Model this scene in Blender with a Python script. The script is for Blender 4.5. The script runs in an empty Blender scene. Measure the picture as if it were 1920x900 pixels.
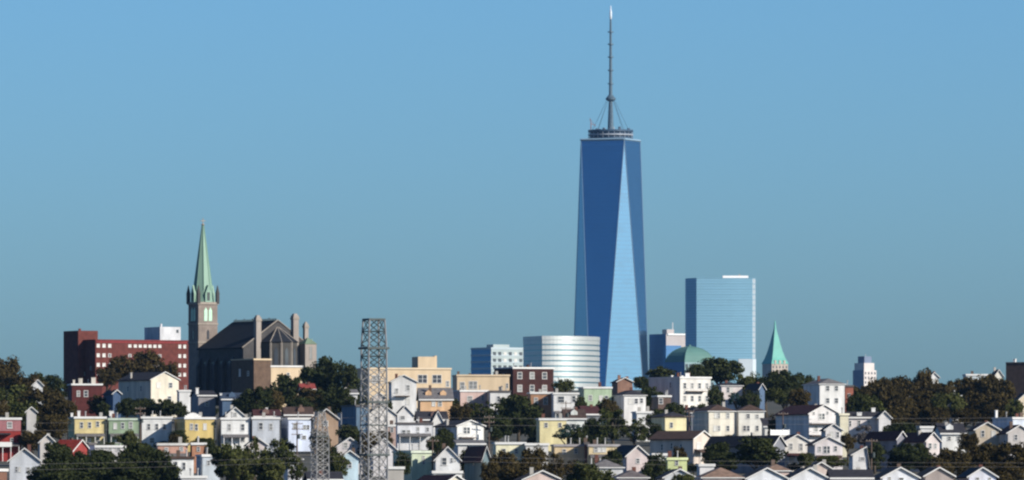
import bpy, math, random
import numpy as np
from mathutils import Vector, Matrix

# ------------------------------------------------------------------ camera, sky, sun, exposure
F = 17000.0        # focal length in photo pixels (photo is 1920 wide)
HOR = 1000.0       # photo row of the horizon (below the frame)
CAMZ = 51.0        # eye height in metres
SUN_AZ = math.radians(55)    # to the right of straight behind the camera
SUN_EL = math.radians(25)

sc = bpy.context.scene
cam_d = bpy.data.cameras.new('camera')
cam = bpy.data.objects.new('camera', cam_d)
sc.collection.objects.link(cam)
cam_d.sensor_width = 36.0
cam_d.lens = F / 1920.0 * 36.0
cam_d.shift_y = (HOR - 450.0) / 1920.0
cam_d.clip_start = 1.0
cam_d.clip_end = 40000.0
cam.location = (0, 0, CAMZ)
cam.rotation_euler = (math.radians(90), 0, 0)
sc.camera = cam

world = bpy.data.worlds.new('World')
sc.world = world
world.use_nodes = True
wt = world.node_tree
bg = wt.nodes['Background']
sky = wt.nodes.new('ShaderNodeTexSky')
sky.sky_type = 'NISHITA'
sky.sun_disc = False
sky.sun_elevation = SUN_EL
to_sun = Vector((math.sin(SUN_AZ) * math.cos(SUN_EL), -math.cos(SUN_AZ) * math.cos(SUN_EL), math.sin(SUN_EL)))
sky.sun_rotation = math.atan2(to_sun.x, to_sun.y)
sky.altitude = 0.0
sky.air_density = 1.0
sky.dust_density = 1.5
sky.ozone_density = 8.0
tco = wt.nodes.new('ShaderNodeTexCoord')
smap = wt.nodes.new('ShaderNodeMapping')
smap.inputs['Scale'].default_value = (1, 1, 1.5)     # clear dry air: the blue comes down close to the horizon
wt.links.new(tco.outputs['Generated'], smap.inputs['Vector'])
wt.links.new(smap.outputs['Vector'], sky.inputs['Vector'])
tint = wt.nodes.new('ShaderNodeMix')
tint.data_type = 'RGBA'
tint.blend_type = 'MULTIPLY'
tint.inputs['Factor'].default_value = 1.0
tint.inputs['B'].default_value = (0.74, 0.935, 1.0, 1)
wt.links.new(sky.outputs[0], tint.inputs['A'])
wt.links.new(tint.outputs['Result'], bg.inputs[0])
bg.inputs[1].default_value = 0.102

sun_d = bpy.data.lights.new('sun', 'SUN')
sun_d.energy = 5.0
sun_d.angle = math.radians(0.5)
sun_d.color = (1.0, 0.93, 0.82)
sun = bpy.data.objects.new('sun', sun_d)
sc.collection.objects.link(sun)
sun.rotation_euler = (-to_sun).to_track_quat('-Z', 'Y').to_euler()
sun.location = (400, -300, 400)

sc.view_settings.view_transform = 'Standard'
sc.view_settings.look = 'None'
sc.view_settings.exposure = 0.5
sc.view_settings.gamma = 1.0
sc.view_settings.use_curve_mapping = False
sc.render.engine = 'CYCLES'
sc.cycles.use_denoising = True
sc.cycles.max_bounces = 6
sc.cycles.volume_bounces = 0
sc.cycles.filter_width = 2.3

# ------------------------------------------------------------------ helpers
C = sc.collection
rnd = random.Random(7)

def P(px, py, Y):
    return Vector(((px - 960.0) / F * Y, Y, CAMZ + (HOR - py) / F * Y))

_GR = [(-1200, None, 12), (0, None, 14), (700, None, 22), (1100, None, 38),
       (1400, 985, 0), (1500, 955, 0), (1600, 930, 0), (1700, 905, 0), (1850, 872, 0), (2000, 842, 0),
       (2150, 815, 0), (2300, 795, 0), (2400, 783, 0), (2500, 770, 0), (2600, 757, 0), (2750, 742, 0),
       (3000, 730, 0), (3400, None, 84), (4000, None, 20), (4600, None, 2), (14000, None, 0)]
_gy = [a[0] for a in _GR]
_gz = [a[2] if a[1] is None else CAMZ + (HOR - a[1]) / F * a[0] for a in _GR]
def ground_z(Y):
    return float(np.interp(Y, _gy, _gz))

class MB:
    def __init__(s):
        s.v = []; s.f = []
    def poly(s, verts, faces):
        b = len(s.v)
        s.v += [tuple(p) for p in verts]
        s.f += [tuple(i + b for i in f) for f in faces]
        return s
    def box(s, x0, x1, y0, y1, z0, z1):
        return s.poly([(x0, y0, z0), (x1, y0, z0), (x1, y1, z0), (x0, y1, z0), (x0, y0, z1), (x1, y0, z1), (x1, y1, z1), (x0, y1, z1)],
                      [(3, 2, 1, 0), (4, 5, 6, 7), (0, 1, 5, 4), (1, 2, 6, 5), (2, 3, 7, 6), (3, 0, 4, 7)])
    def frustum(s, ring0, ring1, cap0=True, cap1=True):
        n = len(ring0)
        fs = [(i, (i + 1) % n, n + (i + 1) % n, n + i) for i in range(n)]
        if cap0: fs.append(tuple(reversed(range(n))))
        if cap1: fs.append(tuple(range(n, 2 * n)))
        return s.poly(list(ring0) + list(ring1), fs)
    def bar(s, a, b, r, n=4):
        a = Vector(a); b = Vector(b); d = (b - a).normalized()
        u = d.orthogonal().normalized(); w = d.cross(u)
        r0 = [a + (u * math.cos(2 * math.pi * (i + .5) / n) + w * math.sin(2 * math.pi * (i + .5) / n)) * r for i in range(n)]
        r1 = [p + (b - a) for p in r0]
        return s.frustum(r0, r1)
    def lathe(s, prof, n=16, cx=0, cy=0):
        rings = [[(cx + r * math.cos(2 * math.pi * i / n), cy + r * math.sin(2 * math.pi * i / n), z) for i in range(n)] for r, z in prof]
        for k in range(len(rings) - 1):
            s.frustum(rings[k], rings[k + 1], k == 0, k == len(rings) - 2)
        return s
    def mesh(s, name, mat, smooth=False):
        me = bpy.data.meshes.new(name)
        me.from_pydata(s.v, [], s.f)
        me.materials.append(mat)
        if smooth:
            me.polygons.foreach_set('use_smooth', [True] * len(me.polygons))
        me.update()
        return me
    def build(s, name, mat, parent=None, smooth=False):
        return link(name, s.mesh(name, mat, smooth), parent)

def link(name, me, parent=None, loc=None, rot=None, scale=None):
    o = bpy.data.objects.new(name, me)
    C.objects.link(o)
    if parent is not None: o.parent = parent
    if loc is not None: o.location = loc
    if rot is not None: o.rotation_euler = rot
    if scale is not None: o.scale = scale
    return o

def tag(o, label, cat, group=None):
    o['label'] = label; o['category'] = cat
    if group: o['group'] = group
    return o

def thing(name, label, cat, loc, rz=0.0, group=None):
    o = link(name, None, None, loc, (0, 0, rz))
    o.empty_display_size = 1.0
    return tag(o, label, cat, group)

# ------------------------------------------------------------------ materials
def new_mat(name):
    m = bpy.data.materials.new(name)
    m.use_nodes = True
    return m, m.node_tree, m.node_tree.nodes['Principled BSDF']

_mc = {}
def paint(col, rough=0.75, var=0.28, scale=0.6, streak=True, metallic=0.0, spec=0.3, name='paint'):
    """painted / rendered wall with weathering: a noise stretched down the wall plus fine grain"""
    col = tuple(c * .88 for c in col)      # all base colours lowered evenly to deepen the shade
    key = (tuple(col), rough, var, scale, streak, metallic, spec)
    if key in _mc: return _mc[key]
    m, t, b = new_mat(name)
    tc = t.nodes.new('ShaderNodeTexCoord')
    mp = t.nodes.new('ShaderNodeMapping')
    mp.inputs['Scale'].default_value = (1, 1, 0.22 if streak else 1)
    n1 = t.nodes.new('ShaderNodeTexNoise'); n1.inputs['Scale'].default_value = scale; n1.inputs['Detail'].default_value = 6
    n2 = t.nodes.new('ShaderNodeTexNoise'); n2.inputs['Scale'].default_value = scale * 7; n2.inputs['Detail'].default_value = 3
    t.links.new(tc.outputs['Object'], mp.inputs['Vector'])
    t.links.new(mp.outputs['Vector'], n1.inputs['Vector'])
    t.links.new(tc.outputs['Object'], n2.inputs['Vector'])
    ad = t.nodes.new('ShaderNodeMath'); ad.operation = 'MULTIPLY_ADD'
    t.links.new(n2.outputs['Fac'], ad.inputs[0]); ad.inputs[1].default_value = 0.4
    t.links.new(n1.outputs['Fac'], ad.inputs[2])
    rp = t.nodes.new('ShaderNodeValToRGB')
    e = rp.color_ramp.elements
    e[0].position = 0.35; e[0].color = (*[c * (1 - var * 1.6) for c in col], 1)
    e[1].position = 0.95; e[1].color = (*[min(.9, c * (1 + var * .5)) for c in col], 1)
    t.links.new(ad.outputs[0], rp.inputs['Fac'])
    t.links.new(rp.outputs['Color'], b.inputs['Base Color'])
    b.inputs['Roughness'].default_value = rough
    b.inputs['Metallic'].default_value = metallic
    b.inputs['Specular IOR Level'].default_value = spec
    _mc[key] = m
    return m

def siding(col):
    """clapboard wall: paint with fine horizontal laps in the relief"""
    key = ('siding', tuple(col))
    if key in _mc: return _mc[key]
    m = paint(col, name='siding_paint').copy()
    t = m.node_tree; b = t.nodes['Principled BSDF']
    tc = t.nodes.new('ShaderNodeTexCoord')
    w = t.nodes.new('ShaderNodeTexWave'); w.bands_direction = 'Z'; w.wave_profile = 'SAW'; w.inputs['Scale'].default_value = 1.6
    bp = t.nodes.new('ShaderNodeBump'); bp.inputs['Strength'].default_value = 0.35; bp.inputs['Distance'].default_value = 0.03
    t.links.new(tc.outputs['Object'], w.inputs['Vector'])
    t.links.new(w.outputs['Fac'], bp.inputs['Height'])
    t.links.new(bp.outputs['Normal'], b.inputs['Normal'])
    _mc[key] = m
    return m

def shingle(col):
    key = ('shingle', tuple(col))
    if key in _mc: return _mc[key]
    m = paint(col, rough=.9, var=.35, scale=1.3, streak=False, spec=.15, name='roof_shingle').copy()
    t = m.node_tree; b = t.nodes['Principled BSDF']
    tc = t.nodes.new('ShaderNodeTexCoord')
    n = t.nodes.new('ShaderNodeTexNoise'); n.inputs['Scale'].default_value = 3.0; n.inputs['Detail'].default_value = 5
    bp = t.nodes.new('ShaderNodeBump'); bp.inputs['Strength'].default_value = .5; bp.inputs['Distance'].default_value = .06
    t.links.new(tc.outputs['Object'], n.inputs['Vector']); t.links.new(n.outputs['Fac'], bp.inputs['Height'])
    t.links.new(bp.outputs['Normal'], b.inputs['Normal'])
    _mc[key] = m
    return m

def brick_mat(col):
    key = ('brick', tuple(col))
    if key in _mc: return _mc[key]
    m = paint(col, rough=.85, var=.3, scale=.8, streak=False, spec=.2, name='brick_wall')
    _mc[key] = m
    return m

def curtain(name, glass, line, floor=4.0, lw=0.22, rough=0.3, metallic=0.7, var=.08, coat=0.0):
    """curtain wall too far away to tell panes apart: floor lines and faint pane-to-pane variation"""
    m, t, b = new_mat(name)
    tc = t.nodes.new('ShaderNodeTexCoord')
    sp = t.nodes.new('ShaderNodeSeparateXYZ')
    t.links.new(tc.outputs['Object'], sp.inputs[0])
    dv = t.nodes.new('ShaderNodeMath'); dv.operation = 'DIVIDE'; dv.inputs[1].default_value = floor
    t.links.new(sp.outputs['Z'], dv.inputs[0])
    fr = t.nodes.new('ShaderNodeMath'); fr.operation = 'FRACT'
    t.links.new(dv.outputs[0], fr.inputs[0])
    lt = t.nodes.new('ShaderNodeMath'); lt.operation = 'LESS_THAN'; lt.inputs[1].default_value = lw
    t.links.new(fr.outputs[0], lt.inputs[0])
    mp = t.nodes.new('ShaderNodeMapping'); mp.inputs['Scale'].default_value = (1 / 6., 1 / 6., 1 / floor)
    t.links.new(tc.outputs['Object'], mp.inputs['Vector'])
    wn = t.nodes.new('ShaderNodeTexVoronoi'); wn.inputs['Scale'].default_value = 1.0
    t.links.new(mp.outputs['Vector'], wn.inputs['Vector'])
    bw = t.nodes.new('ShaderNodeRGBToBW'); t.links.new(wn.outputs['Color'], bw.inputs[0])
    n1 = t.nodes.new('ShaderNodeTexNoise'); n1.inputs['Scale'].default_value = 0.02; n1.inputs['Detail'].default_value = 4
    t.links.new(tc.outputs['Object'], n1.inputs['Vector'])
    ad = t.nodes.new('ShaderNodeMath'); ad.operation = 'ADD'
    t.links.new(bw.outputs[0], ad.inputs[0]); t.links.new(n1.outputs['Fac'], ad.inputs[1])
    rp = t.nodes.new('ShaderNodeValToRGB')
    e = rp.color_ramp.elements
    e[0].position = .3; e[0].color = (*[c * (1 - var) for c in glass], 1)
    e[1].position = 1.0; e[1].color = (*[min(1, c * (1 + var)) for c in glass], 1)
    t.links.new(ad.outputs[0], rp.inputs['Fac'])
    mx = t.nodes.new('ShaderNodeMix'); mx.data_type = 'RGBA'
    t.links.new(lt.outputs[0], mx.inputs['Factor'])
    t.links.new(rp.outputs['Color'], mx.inputs['A'])
    mx.inputs['B'].default_value = (*line, 1)
    t.links.new(mx.outputs['Result'], b.inputs['Base Color'])
    b.inputs['Roughness'].default_value = rough
    b.inputs['Metallic'].default_value = metallic
    b.inputs['Coat Weight'].default_value = coat
    b.inputs['Coat Roughness'].default_value = .40
    b.inputs['Coat IOR'].default_value = 1.7
    return m

WHITE = (.67, .66, .645); CREAM = (.66, .60, .49); PINKW = (.64, .58, .565); PALE = (.66, .69, .74)
trim_white = paint((.68, .67, .65), var=.1, name='white_trim')
trim_dark = paint((.10, .09, .09), var=.2, name='dark_trim')
wood_dark = paint((.12, .08, .06), var=.3, name='weathered_wood')
concrete = paint((.38, .36, .33), var=.2, name='concrete')
brick_red = brick_mat((.14, .06, .045))
tar = paint((.045, .042, .045), rough=.95, var=.3, streak=False, name='tar_roof')
R_DARK = shingle((.040, .038, .045)); R_BROWN = shingle((.085, .055, .045)); R_GREY = shingle((.17, .16, .16)); R_MAROON = shingle((.075, .03, .03))
R_TAN = shingle((.24, .16, .12))
steel = paint((.40, .39, .38), rough=.5, var=.25, metallic=.35, streak=False, name='galvanised_steel')
steel_dark = paint((.06, .075, .075), rough=.6, var=.2, metallic=.2, streak=False, name='dark_painted_steel')

def glass_pane(name, col, rough=.12):
    m, t, b = new_mat(name)
    tc = t.nodes.new('ShaderNodeTexCoord'); n = t.nodes.new('ShaderNodeTexNoise'); n.inputs['Scale'].default_value = 1.5
    rp = t.nodes.new('ShaderNodeValToRGB')
    rp.color_ramp.elements[0].color = (*[c * .6 for c in col], 1); rp.color_ramp.elements[1].color = (*[c * 1.4 for c in col], 1)
    t.links.new(tc.outputs['Object'], n.inputs['Vector']); t.links.new(n.outputs['Fac'], rp.inputs['Fac'])
    t.links.new(rp.outputs['Color'], b.inputs['Base Color'])
    b.inputs['Roughness'].default_value = rough
    return m
PANE = glass_pane('window_glass', (.05, .055, .065))
PANE_BLIND = glass_pane('window_with_blind', (.46, .45, .42), .4)
PANE_MID = glass_pane('window_with_curtain', (.17, .17, .165), .3)
PANE_GREEN = glass_pane('louvre_green', (.35, .55, .40), .5)

# ------------------------------------------------------------------ ground
def build_ground():
    ys = sorted(set([-590, -300, 0, 300] + list(range(500, 3400, 50)) + list(range(3400, 4700, 150)) + [5500, 7000, 9000, 11000, 11990]))
    xs = [-2990, -2000, -1400, -1000] + list(range(-700, 701, 50)) + [1000, 1400, 2000, 2990]
    v, f = [], []
    r = random.Random(3)
    for y in ys:
        for x in xs:
            v.append((x, y, ground_z(y) - .35 + (r.uniform(-.25, .25) if 500 < y < 3400 else 0)))
    nx = len(xs)
    for j in range(len(ys) - 1):
        for i in range(nx - 1):
            a = j * nx + i
            f.append((a, a + 1, a + 1 + nx, a + nx))
    m, t, b = new_mat('dry_grass_and_earth')
    tc = t.nodes.new('ShaderNodeTexCoord')
    n = t.nodes.new('ShaderNodeTexNoise'); n.inputs['Scale'].default_value = .12; n.inputs['Detail'].default_value = 9
    rp = t.nodes.new('ShaderNodeValToRGB')
    e = rp.color_ramp.elements
    e[0].position = .35; e[0].color = (.022, .026, .014, 1)
    e[1].position = .7; e[1].color = (.075, .062, .042, 1)
    t.links.new(tc.outputs['Object'], n.inputs['Vector']); t.links.new(n.outputs['Fac'], rp.inputs['Fac'])
    t.links.new(rp.outputs['Color'], b.inputs['Base Color']); b.inputs['Roughness'].default_value = .95
    me = bpy.data.meshes.new('ground'); me.from_pydata(v, [], f); me.materials.append(m); me.update()
    o = link('ground', me); o['kind'] = 'structure'
build_ground()

# ------------------------------------------------------------------ house builder
_winmesh = {}
def window(parent, x, z, w, h, face='front', L=0.0, pane=None, frame=None, off=0.0):
    """one sash window: frame with sill and meeting rail, pane as sub-part. x, z: centre on its face"""
    if pane is None:
        u_ = random.Random(int(x * 131 + z * 977 + w * 71)).random()
        pane = PANE if u_ < .62 else (PANE_MID if u_ < .88 else PANE_BLIND)
    frame = frame or trim_white
    w *= .86; h *= .9
    k = (round(w, 1), round(h, 1), pane.name, frame.name)
    if k not in _winmesh:
        w_, h_ = k[0], k[1]; t = min(.11, w_ * .14)
        fm = MB()
        fm.box(-w_ / 2 - t, -w_ / 2, -.09, .02, -h_ / 2, h_ / 2)
        fm.box(w_ / 2, w_ / 2 + t, -.09, .02, -h_ / 2, h_ / 2)
        fm.box(-w_ / 2 - t, w_ / 2 + t, -.10, .02, h_ / 2, h_ / 2 + t)
        fm.box(-w_ / 2 - t - .05, w_ / 2 + t + .05, -.16, .02, -h_ / 2 - t, -h_ / 2)
        fm.box(-w_ / 2, w_ / 2, -.07, .02, -.04, .04)
        if w_ > 1.6: fm.box(-.06, .06, -.075, .02, -h_ / 2, h_ / 2)
        pm = MB().box(-w_ / 2, w_ / 2, -.03, .02, -h_ / 2, h_ / 2)
        _winmesh[k] = (fm.mesh('window', frame), pm.mesh('pane', pane))
    a, b = _winmesh[k]
    if face == 'front': o = link('window', a, parent, (x, -off, z))
    else: o = link('window', a, parent, (-off, x, z), (0, 0, -math.pi / 2))
    link('pane', b, o)
    return o

def grid(xs, ys, w, h):
    return [(x, y, w, h) for y in ys for x in xs]

HREPORT = []
HOUSES = []
def near(px, row, Y):
    """short description of the house nearest to a photo position at distance Y"""
    b = min(HOUSES, key=lambda q: abs(q[0] - px) + abs(q[1] - Y) / 4.0)[2]
    w = b.replace(',', '').split()[:10]
    while w[-1] in ('a', 'the', 'with', 'and', 'of', 'in', 'on', 'at', 'its', 'beside', 'below', 'behind', 'right', 'left', 'two', 'to', 'by', 'between', 'under', 'bright', 'small', 'white', 'dark', 'front', 'from', 'long', 'pale', 'low', 'its', 'their', 'lattice', 'large', 'tall', 'brown', 'very', 'big', 'wide', 'three', 'grey', 'hand', 'bottom', 'cream', 'one', 'tan', 'foot'):
        w.pop()
    return ' '.join(w)
def house(label, x0, x1, yt, Y, L=13, th=28, col=WHITE, roof='flat', ya=None, rm=None, win=(), sw=(), ch=(), balc=(), wall=None,
          name='house', cat='house', group=None, pane=None, frame=None, cornice=None, over=.4, cg=None, doors=(), xa=None, sp=None):
    """a house whose street front spans photo columns x0..x1 with its eave at row yt, standing at distance Y.
    win: (col,row,w,h) in photo pixels on the front; sw: (fraction along the side, row, w, h in px);
    ch: (col,row_top,width_px,depth fraction); ya: row of the ridge."""
    s = F / Y
    th = math.radians(th) if sp is None else math.asin(min(.93, sp / (s * L)))     # sp: columns of side wall in view
    W = (x1 - x0) / s / math.cos(th)
    base = P(x0, 0, Y); gz = ground_z(Y)
    zt = CAMZ + (HOR - yt) / s - gz
    HREPORT.append((label, round(W, 1), round(zt, 1)))
    HOUSES.append(((x0 + x1) / 2., Y, label))
    h = thing(name, label, cat, (base.x, Y, gz), th, group)
    wm = wall or siding(col)
    zb = -1.3
    rm = rm or R_DARK
    pz = lambda py: CAMZ + (HOR - py) / s - gz
    lx = lambda px: (px - x0) / (x1 - x0) * W
    rise = (yt - ya) / s if ya is not None else 0
    ax = lx(xa) if xa is not None else W / 2
    rf = None
    if roof == 'flat':
        MB().box(0, W, 0, L, zb, zt).build('wall', wm, h)
        cm = cornice or trim_white
        c = MB()
        c.box(-.22, W + .22, -.28, 0, zt - .35, zt + .12)
        c.box(-.22, 0, 0, L, zt - .2, zt + .12); c.box(W, W + .22, 0, L, zt - .2, zt + .12)
        c.box(0, W, L - .2, L, zt, zt + .12)
        c.build('cornice', cm, h)
        rf = MB().box(0, W, 0, L - .2, zt + .003, zt + .05).build('roof', tar, h)
    elif roof == 'gable':
        v = [(0, 0, zb), (W, 0, zb), (W, 0, zt), (ax, 0, zt + rise), (0, 0, zt)]
        v += [(x, L, z) for x, y, z in v]
        MB().poly(v, [(0, 1, 2, 3, 4), (9, 8, 7, 6, 5), (1, 6, 7, 2), (5, 0, 4, 9), (5, 6, 1, 0)]).build('wall', wm, h)
        t = .22; e = .02; o = over
        ml = rise / ax; mr = rise / (W - ax)
        sec = [(-o, zt - o * ml + e), (ax, zt + rise + e), (W + o, zt - o * mr + e), (W + o, zt - o * mr + t), (ax, zt + rise + t), (-o, zt - o * ml + t)]
        y0, y1 = -o, L + o
        vv = [(x, y0, z) for x, z in sec] + [(x, y1, z) for x, z in sec]
        rf = MB().poly(vv, [(0, 1, 4, 5), (1, 2, 3, 4), (11, 10, 7, 6), (10, 9, 8, 7), (5, 4, 10, 11), (4, 3, 9, 10), (1, 0, 6, 7), (2, 1, 7, 8), (0, 5, 11, 6), (3, 2, 8, 9)]).build('roof', rm, h)
        vb = MB()
        for (xa_, za, xb_, zb_) in ((sec[0][0] - .02, sec[0][1], ax, sec[1][1]), (ax, sec[1][1], sec[2][0] + .02, sec[2][1])):
            q = [(xa_, y0 - .06, za + .02), (xb_, y0 - .06, zb_ + .02), (xb_, y0 - .06, zb_ + t + .02), (xa_, y0 - .06, za + t + .02)]
            q += [(x, y0 - .004, z) for x, y, z in q]
            vb.poly(q, [(0, 1, 2, 3), (7, 6, 5, 4), (0, 4, 5, 1), (1, 5, 6, 2), (2, 6, 7, 3), (3, 7, 4, 0)])
        vb.build('verge_board', trim_white if cornice is None else cornice, h)
    elif roof == 'hip':
        MB().box(0, W, 0, L, zb, zt).build('wall', wm, h)
        o = over; k = min(W, L) / 2
        if W <= L: top = [(W / 2, k, zt + rise), (W / 2, L - k, zt + rise)]
        else: top = [(k, L / 2, zt + rise), (W - k, L / 2, zt + rise)]
        bs = [(-o, -o, zt + .18), (W + o, -o, zt + .18), (W + o, L + o, zt + .18), (-o, L + o, zt + .18)]
        v = bs + top
        m = MB()
        if W <= L: m.poly(v, [(0, 1, 4), (1, 2, 5, 4), (2, 3, 5), (3, 0, 4, 5)])
        else: m.poly(v, [(0, 1, 5, 4), (1, 2, 5), (2, 3, 4, 5), (3, 0, 4)])
        rf = m.build('roof', rm, h)
        MB().box(-o + .004, W + o - .004, -o + .004, L + o - .004, zt + .02, zt + .18).build('eave_board', cornice or trim_white, h)
    elif roof == 'side':
        v = [(0, 0, zb), (0, L, zb), (0, L, zt), (0, L / 2, zt + rise), (0, 0, zt)]
        v += [(W, y, z) for x, y, z in v]
        MB().poly(v, [(4, 3, 2, 1, 0), (5, 6, 7, 8, 9), (0, 5, 9, 4), (6, 1, 2, 7), (0, 1, 6, 5)]).build('wall', wm, h)
        t = .22; e = .02; o = over; m_ = rise / (L / 2)
        sec = [(-o, zt - o * m_ + e), (L / 2, zt + rise + e), (L + o, zt - o * m_ + e), (L + o, zt - o * m_ + t), (L / 2, zt + rise + t), (-o, zt - o * m_ + t)]
        vv = [(-o, y, z) for y, z in sec] + [(W + o, y, z) for y, z in sec]
        rf = MB().poly(vv, [(5, 4, 1, 0), (4, 3, 2, 1), (6, 7, 10, 11), (7, 8, 9, 10), (11, 10, 4, 5), (10, 9, 3, 4), (7, 6, 0, 1), (8, 7, 1, 2), (6, 11, 5, 0), (9, 8, 2, 3)]).build('roof', rm, h)
        MB().box(-o, W + o, -o - .08, -o - .004, zt - o * m_ - .08, zt - o * m_ + t + .03).build('gutter', cornice or trim_white, h)
    elif roof == 'shed':   # single slope falling to the front
        v = [(0, 0, zb), (0, L, zb), (0, L, zt + rise), (0, 0, zt)]
        v += [(W, y, z) for x, y, z in v]
        MB().poly(v, [(3, 2, 1, 0), (4, 5, 6, 7), (0, 4, 7, 3), (5, 1, 2, 6), (0, 1, 5, 4)]).build('wall', wm, h)
        o = over; m_ = rise / L
        sec = [(-o, zt - o * m_ + .02), (L + o, zt + rise + o * m_ + .02), (L + o, zt + rise + o * m_ + .2), (-o, zt - o * m_ + .2)]
        vv = [(-o, y, z) for y, z in sec] + [(W + o, y, z) for y, z in sec]
        rf = MB().poly(vv, [(3, 2, 1, 0), (4, 5, 6, 7), (7, 6, 2, 3), (5, 4, 0, 1), (4, 7, 3, 0), (6, 5, 1, 2)]).build('roof', rm, h)
        MB().box(-o, W + o, -o - .08, -o - .004, zt - o * m_ - .08, zt - o * m_ + .24).build('gutter', cornice or trim_white, h)
    for q in win:
        px, py, w, hh = q[:4]
        pn = q[4] if len(q) > 4 else pane
        window(h, lx(px), pz(py), w / s / math.cos(th), hh / s, 'front', L, pn, frame)
    for q in sw:
        fr, py, w, hh = q[:4]
        window(h, fr * L, pz(py), w / s, hh / s, 'side', L, pane, frame)
    for px, py, w, d in ch:
        zz = pz(py); w_ = max(.5, w / s)
        x = lx(px); y = d * L
        if roof == 'gable': zr = zt + rise * max(0, 1 - abs(x - ax) / (W / 2)) - .5
        elif roof in ('side', 'shed', 'hip'): zr = zt + min(.3, rise * .3)
        else: zr = zt - .1
        c = MB().box(x - w_ / 2, x + w_ / 2, y - .35, y + .35, min(zr, zz - .6), zz - .15)
        c.box(x - w_ / 2 - .08, x + w_ / 2 + .08, y - .43, y + .43, zz - .15, zz)
        c.build('chimney', cg or concrete, rf)
    for bx0, bx1, yf, yr in balc:
        a, b_ = lx(bx0), lx(bx1); z0 = pz(yf); z1 = pz(yr)
        bo = MB().box(a, b_, -1.4, -.002, z0 - .18, z0).build('balcony', wood_dark, h)
        rl = MB().box(a, b_, -1.38, -1.32, z1 - .07, z1).box(a, b_, -1.38, -1.32, z0 + .1, z0 + .15)
        n = max(3, int((b_ - a) / .45))
        for i in range(n + 1):
            x = a + .03 + (b_ - a - .06) * i / n
            rl.box(x - .03, x + .03, -1.37, -1.33, z0, z1 - .07)
        for x in (a, b_ - .06): rl.box(x, x + .06, -1.32, -.02, z1 - .07, z1)
        rl.build('railing', trim_white, bo)
    if name == 'house' and roof in ('gable', 'side', 'flat') and not balc and zt > 5.2 and W > 4.5 and random.Random(int(x0 * 13 + Y)).random() < .45:
        pw = W * .92; z_ = 2.75
        po = MB().poly([(.04 * W, -1.9, z_), (.04 * W + pw, -1.9, z_), (.04 * W + pw, -.01, z_ + .55), (.04 * W, -.01, z_ + .55), (.04 * W, -1.9, z_ + .16), (.04 * W + pw, -1.9, z_ + .16), (.04 * W + pw, -.01, z_ + .71), (.04 * W, -.01, z_ + .71)],
                       [(3, 2, 1, 0), (4, 5, 6, 7), (0, 1, 5, 4), (1, 2, 6, 5), (3, 0, 4, 7)]).build('porch_roof', rm if roof != 'flat' else R_GREY, h)
        for k in range(4):
            MB().box(.06 * W + (pw - .04 * W - .14) * k / 3, .06 * W + (pw - .04 * W - .14) * k / 3 + .14, -1.8, -1.66, -1, z_ + .05).build('porch_post', trim_white, po)
    for px, w, hh in doors:
        x = lx(px); w_ = w / s / 2 / math.cos(th); z1 = hh / s
        MB().box(x - w_, x + w_, -.06, .02, -.2, z1).build('door', wood_dark, h)
    r_ = random.Random(int(x0 * 7 + yt * 3))
    if roof == 'side' and rise > 1.4 and W > 4:
        for k in range(1 if W < 7 else 2):
            x = W * ((.35 + .3 * r_.random()) if W < 7 else (.27 + .46 * k)); y = L * .16; zd = zt + rise * .32
            d_ = MB().poly([(x - .75, y, zd - .3), (x + .75, y, zd - .3), (x + .75, y, zd + .9), (x, y, zd + 1.5), (x - .75, y, zd + .9), (x - .75, y + 2.2, zd - .3), (x + .75, y + 2.2, zd - .3), (x + .75, y + 2.2, zd + .9), (x, y + 2.2, zd + 1.5), (x - .75, y + 2.2, zd + .9)],
                           [(0, 1, 2, 3, 4), (1, 6, 7, 2), (2, 7, 8, 3), (3, 8, 9, 4), (4, 9, 5, 0)]).build('dormer', wm, rf)
    if name in ('house', 'tenement', 'school_building'):
        if roof == 'flat':
            for _ in range(r_.choice((1, 2, 3))):
                x = r_.uniform(.12, .88) * W; y = r_.uniform(.12, .6) * L
                if r_.random() < .55: MB().lathe([(.12, zt), (.12, zt + r_.uniform(.6, 1.3)), (.2, zt + 1.32), (.2, zt + 1.42)], 8, x, y).build('vent_pipe', steel, rf)
                else:
                    v_ = MB().box(x - .35, x + .35, y - .3, y + .3, zt, zt + r_.uniform(.9, 1.5))
                    v_.build('chimney', r_.choice((concrete, brick_red, wood_dark)), rf)
        elif not ch and r_.random() < .7:
            x = ax + r_.choice((-1, 1)) * W * r_.uniform(.1, .25); y = r_.uniform(.25, .6) * L
            zc_ = zt + rise * (.55 if roof != 'side' else .8)
            c = MB().box(x - .32, x + .32, y - .3, y + .3, zc_ - .6, zt + rise + r_.uniform(.4, .9))
            c.build('chimney', r_.choice((brick_red, concrete, wood_dark)), rf)
    return h, dict(W=W, L=L, zt=zt, rise=rise, s=s, lx=lx, pz=pz, th=th, roof=rf)

def box_part(h, name, info, px0, px1, py0, py1, d0, d1, mat, parent=None):
    """a box part on a house: photo columns px0..px1 of the front, rows py0(top)..py1(bottom), depth d0..d1 metres"""
    return MB().box(info['lx'](px0), info['lx'](px1), d0, d1, info['pz'](py1), info['pz'](py0)).build(name, mat, parent or h)

# ------------------------------------------------------------------ skyline far behind the hill
def rot2(x, y, a):
    return x * math.cos(a) - y * math.sin(a), x * math.sin(a) + y * math.cos(a)

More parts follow.
